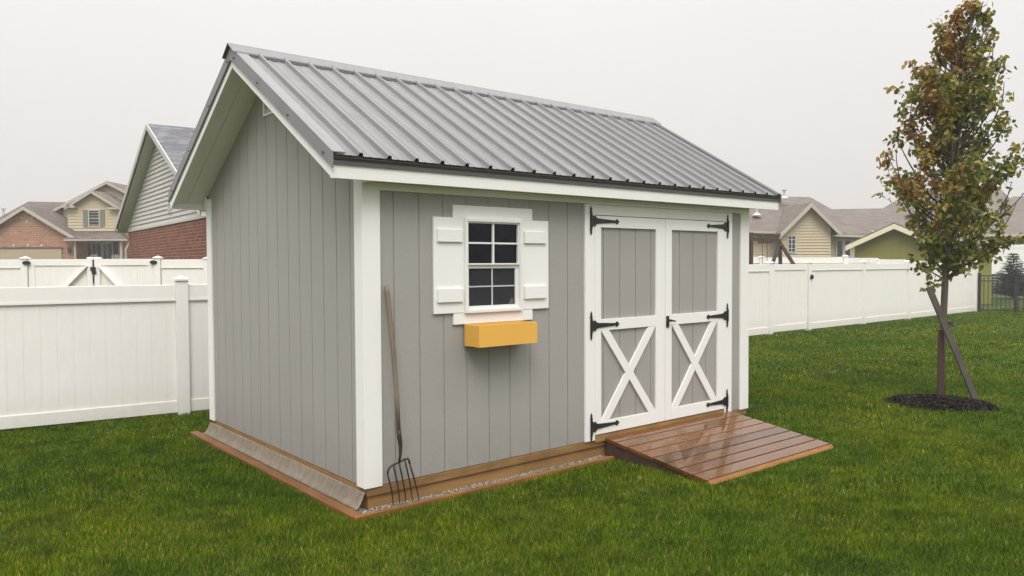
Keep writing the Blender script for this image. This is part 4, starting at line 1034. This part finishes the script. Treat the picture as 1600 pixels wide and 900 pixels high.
# --- House D : large brown roofs behind the tree
DD = 60
hd = empty('suburban_house', cs(lx(1470, DD), DD), YAW, label='far house with broad brown hip roofs partly hidden behind the young tree', cat='house')
def X(u, v, D=DD): return (lx(u, D)-lx(1470, DD), D-DD, lz(v, D, u)-G)
k = MB(); slab(k, [X(1300, 373, 58), X(1600, 373, 58), X(1560, 295, 66), X(1431, 295, 66)], .12); slab(k, [X(1300, 373, 58), X(1431, 295, 66), X(1340, 372, 72)], .1); slab(k, [X(1600, 373, 58), X(1640, 372, 72), X(1560, 295, 66)], .1); slab(k, [X(1431, 295, 66), X(1560, 295, 66), X(1640, 372, 72), X(1340, 372, 72)], .1); k.build('main_roof', MT['sh_brown'], hd)
k = MB(); slab(k, [X(1240, 370, 59), X(1420, 370, 59), X(1420, 325.5, 64), X(1290, 328, 64)], .1); slab(k, [X(1240, 370, 59), X(1290, 328, 64), X(1270, 370, 70)], .1); k.build('side_roof', MT['sh_brown'], hd)
k = MB(); slab(k, [X(1530, 366, 54), X(1720, 366, 54), X(1700, 327, 60), X(1560, 327, 60)], .12); slab(k, [X(1530, 366, 54), X(1560, 327, 60), X(1535, 366, 66)], .1); k.build('wing_roof', MT['sh_brown'], hd)
k = MB(); slab(k, [X(1560, 330, 62), X(1720, 330, 62), X(1720, 308, 66), X(1580, 308, 66)], .12); k.build('upper_roof', MT['sh_brown'], hd)
k = MB(); q0, q1 = X(1530, 366.5, 54), X(1720, 366.5, 54); k.prism([q0, q1, (q1[0], q1[1], q1[2]-.18), (q0[0], q0[1], q0[2]-.18)], (0, -.1, 0)); k.build('gutter', MT['house_trim'], hd)
MB().box((X(1310, 0, 59)[0], -.8, 0), (X(1560, 0, 59)[0], 11, X(1500, 376, 59)[2])).build('wall', MT['lap_tan'], hd)
MB().box((X(1540, 0, 55)[0], -4.8, 0), (X(1720, 0, 55)[0], 3, X(1600, 370, 55)[2])).build('wing_wall', MT['lap_tan'], hd)
window(hd, X(1588, 0, 55)[0], X(1612, 0, 55)[0], X(1600, 392, 55)[2], X(1600, 371, 55)[2], -4.82, .08, 2, 1)
k = MB(); q = X(1596, 308, 65); k.tube([q, (q[0], q[1], q[2]+.3)], .1, 8); k.build('vent_pipe', MT['vent_pipe'], hd)
for u in (1398, 1411, 1425):
    q = X(u, 345-(u-1398)*.3, 61.5); k = MB(); k.box((q[0]-.16, q[1]-.2, q[2]-.1), (q[0]+.16, q[1]+.2, q[2]+.16)); k.build('roof_vent', MT['dark_metal_and_shade'], hd)

# --- green shed
DGn = 31
gs_ = empty('green_shed', cs(lx(1396, DGn), DGn), YAW-math.radians(25), label='olive green gabled shed with cream fascia behind the right white fence', cat='shed')
def Y(u, v, D=DGn): return (.9*(lx(u, DGn)-lx(1396, DGn)), D-DGn, lz(v, D, u)-G)
zg = Y(1396, 348.5)[2]; hwG = -Y(1319, 0)[0]; pG = (zg-Y(1319, 382.5)[2])/hwG
xw = -Y(1334, 0)[0]
k = MB(); x = -xw
while x < xw+.01:
    b = min(x+.28, xw)
    if b-x < .03: break
    pts = [(x+.008, .35, 0), (b-.008, .35, 0), (b-.008, .35, zg-.12-abs(b-.008)*pG)]
    if x < 0 < b: pts.append((0, .35, zg-.12))
    pts.append((x+.008, .35, zg-.12-abs(x+.008)*pG)); k.prism(pts, (0, .06, 0)); x = b
k.prism([(-xw, .37, 0), (xw, .37, 0), (xw, .37, zg-.14-xw*pG), (0, .37, zg-.14), (-xw, .37, zg-.14-xw*pG)], (0, 4.5, 0)); k.build('wall', MT['green'], gs_)
k = MB(); gable_roof(k, 0, zg, hwG, pG, 0, 5.2, .05); k.build('roof', MT['sh_dark'], gs_)
k = MB(); gable_rake(k, 0, zg-.05, hwG, pG, .0, .20, .04, .0); k.build('fascia', MT['cream'], gs_)
k = MB(); v0, v1 = Y(1388.5, 0)[0], Y(1400.5, 0)[0]; k.box((v0, .32, Y(0, 375)[2]), (v1, .345, Y(0, 361)[2]))
for i in range(6): z = Y(0, 375)[2]+.03+i*.055; k.box((v0+.02, .31, z), (v1-.02, .32, z+.03))
k.build('gable_vent', MT['green'], gs_)
k = MB(); k.box((Y(1458, 0)[0], .4, 0), (Y(1544, 0)[0], 4.4, Y(1500, 389)[2])); k.build('lean_to_wall', MT['green'], gs_)
k = MB(); k.box((Y(1452, 0)[0], .2, Y(1500, 388)[2]), (Y(1541, 0)[0], .26, Y(1500, 382.5)[2])); k.build('fascia', MT['house_white'], gs_)
k = MB(); q = [Y(1450, 382, 31.1), Y(1544, 382, 31.1), Y(1528, 370, 34.5), Y(1440, 370, 34.5)]; slab(k, q, .06); k.build('lean_to_roof', MT['sh_brown'], gs_)

# white building wall and dark low wall at the far right
wf_ = empty('vinyl_fence', cs(lx(1575, 51), 51), YAW, label='tall white fence at far right behind the spruce', cat='fence')
xx0, xx1 = lx(1536, 51)-lx(1575, 51), lx(1700, 51)-lx(1575, 51)
vpanel(wf_, xx0, xx1, lz(383, 51, 1575)-G, rail=.2); 
dw = empty('retaining_wall', cs(lx(1575, 48), 48), YAW, label='low dark brown board wall in front of the tall white fence at far right', cat='wall')
k = MB(); hb_ = lz(428.5, 48, 1575)-G
for i in range(5): k.box((lx(1545.5, 48)-lx(1575, 48), 0, .02+i*hb_/5), (lx(1700, 48)-lx(1575, 48), .12, (i+1)*hb_/5))
k.build('boards', MT['brownfence'], dw)

# --- swing set
DW = 21
sw = empty('swing_set', cs(lx(1200, DW), DW), YAW, label='dark brown wooden swing set with A-frame legs behind the white fence right of the shed', cat='swing set')
def Z(u, v, D=DW): return (lx(u, D)-lx(1200, DW), D-DW, lz(v, D, u)-G)
k = MB(); k.bar(Z(1165, 373), Z(1220, 377.5), .09, .10); k.build('beam', MT['darkwood'], sw)
k = MB()
for i in range(5): 
    u = 1184+i*7.2; k.box((Z(u, 0)[0], -.06, Z(u, 381-i*.2)[2]), (Z(u+6, 0)[0], -.03, Z(u, 371.5+i*.8)[2]))
k.build('rail_slats', MT['darkwood'], sw)
for (u, v, dd) in ((1206.5, 411, -.06), (1240.5, 416, -.04), (1221.5, 416, .1)):
    a = Vector(Z(1218, 379)); b = Vector(Z(u, v, DW)); b.y += dd; dr_ = (b-a); b = a+dr_*((a.z)/(a.z-b.z)); k = MB(); k.bar(a, b, .08, .08, (0, 1, 0)); k.build('leg', MT['darkwood'], sw)
for u in (1169, 1174): 
    k = MB(); q = Z(u, 364); k.box((q[0]-.035, -.05, 0), (q[0]+.035, .03, q[2])); k.build('post', MT['darkwood'], sw)
k = MB()
for u in (1191, 1198.5): k.tube([Z(u, 380), Z(u, 425)], .008, 5)
k.box((Z(1190, 0)[0], -.08, .38), (Z(1199.5, 0)[0], .08, .41)); k.build('swing_seat', MT['black'], sw)


# ------------------------------------------------------------------ damp morning haze
hz = MB().box((-40, -40, G-1), (110, 110, 9.5))
hm = bpy.data.materials.new('haze'); hm.use_nodes = True; hm.node_tree.nodes.clear()
pv = hm.node_tree.nodes.new('ShaderNodeVolumePrincipled'); oo = hm.node_tree.nodes.new('ShaderNodeOutputMaterial')
pv.inputs['Color'].default_value = (.93, .92, .90, 1); pv.inputs['Density'].default_value = .0017
hm.node_tree.links.new(pv.outputs[0], oo.inputs['Volume'])
hz.build('haze', hm, kind='stuff', label='thin pale haze in the damp air over the yards', cat='haze')
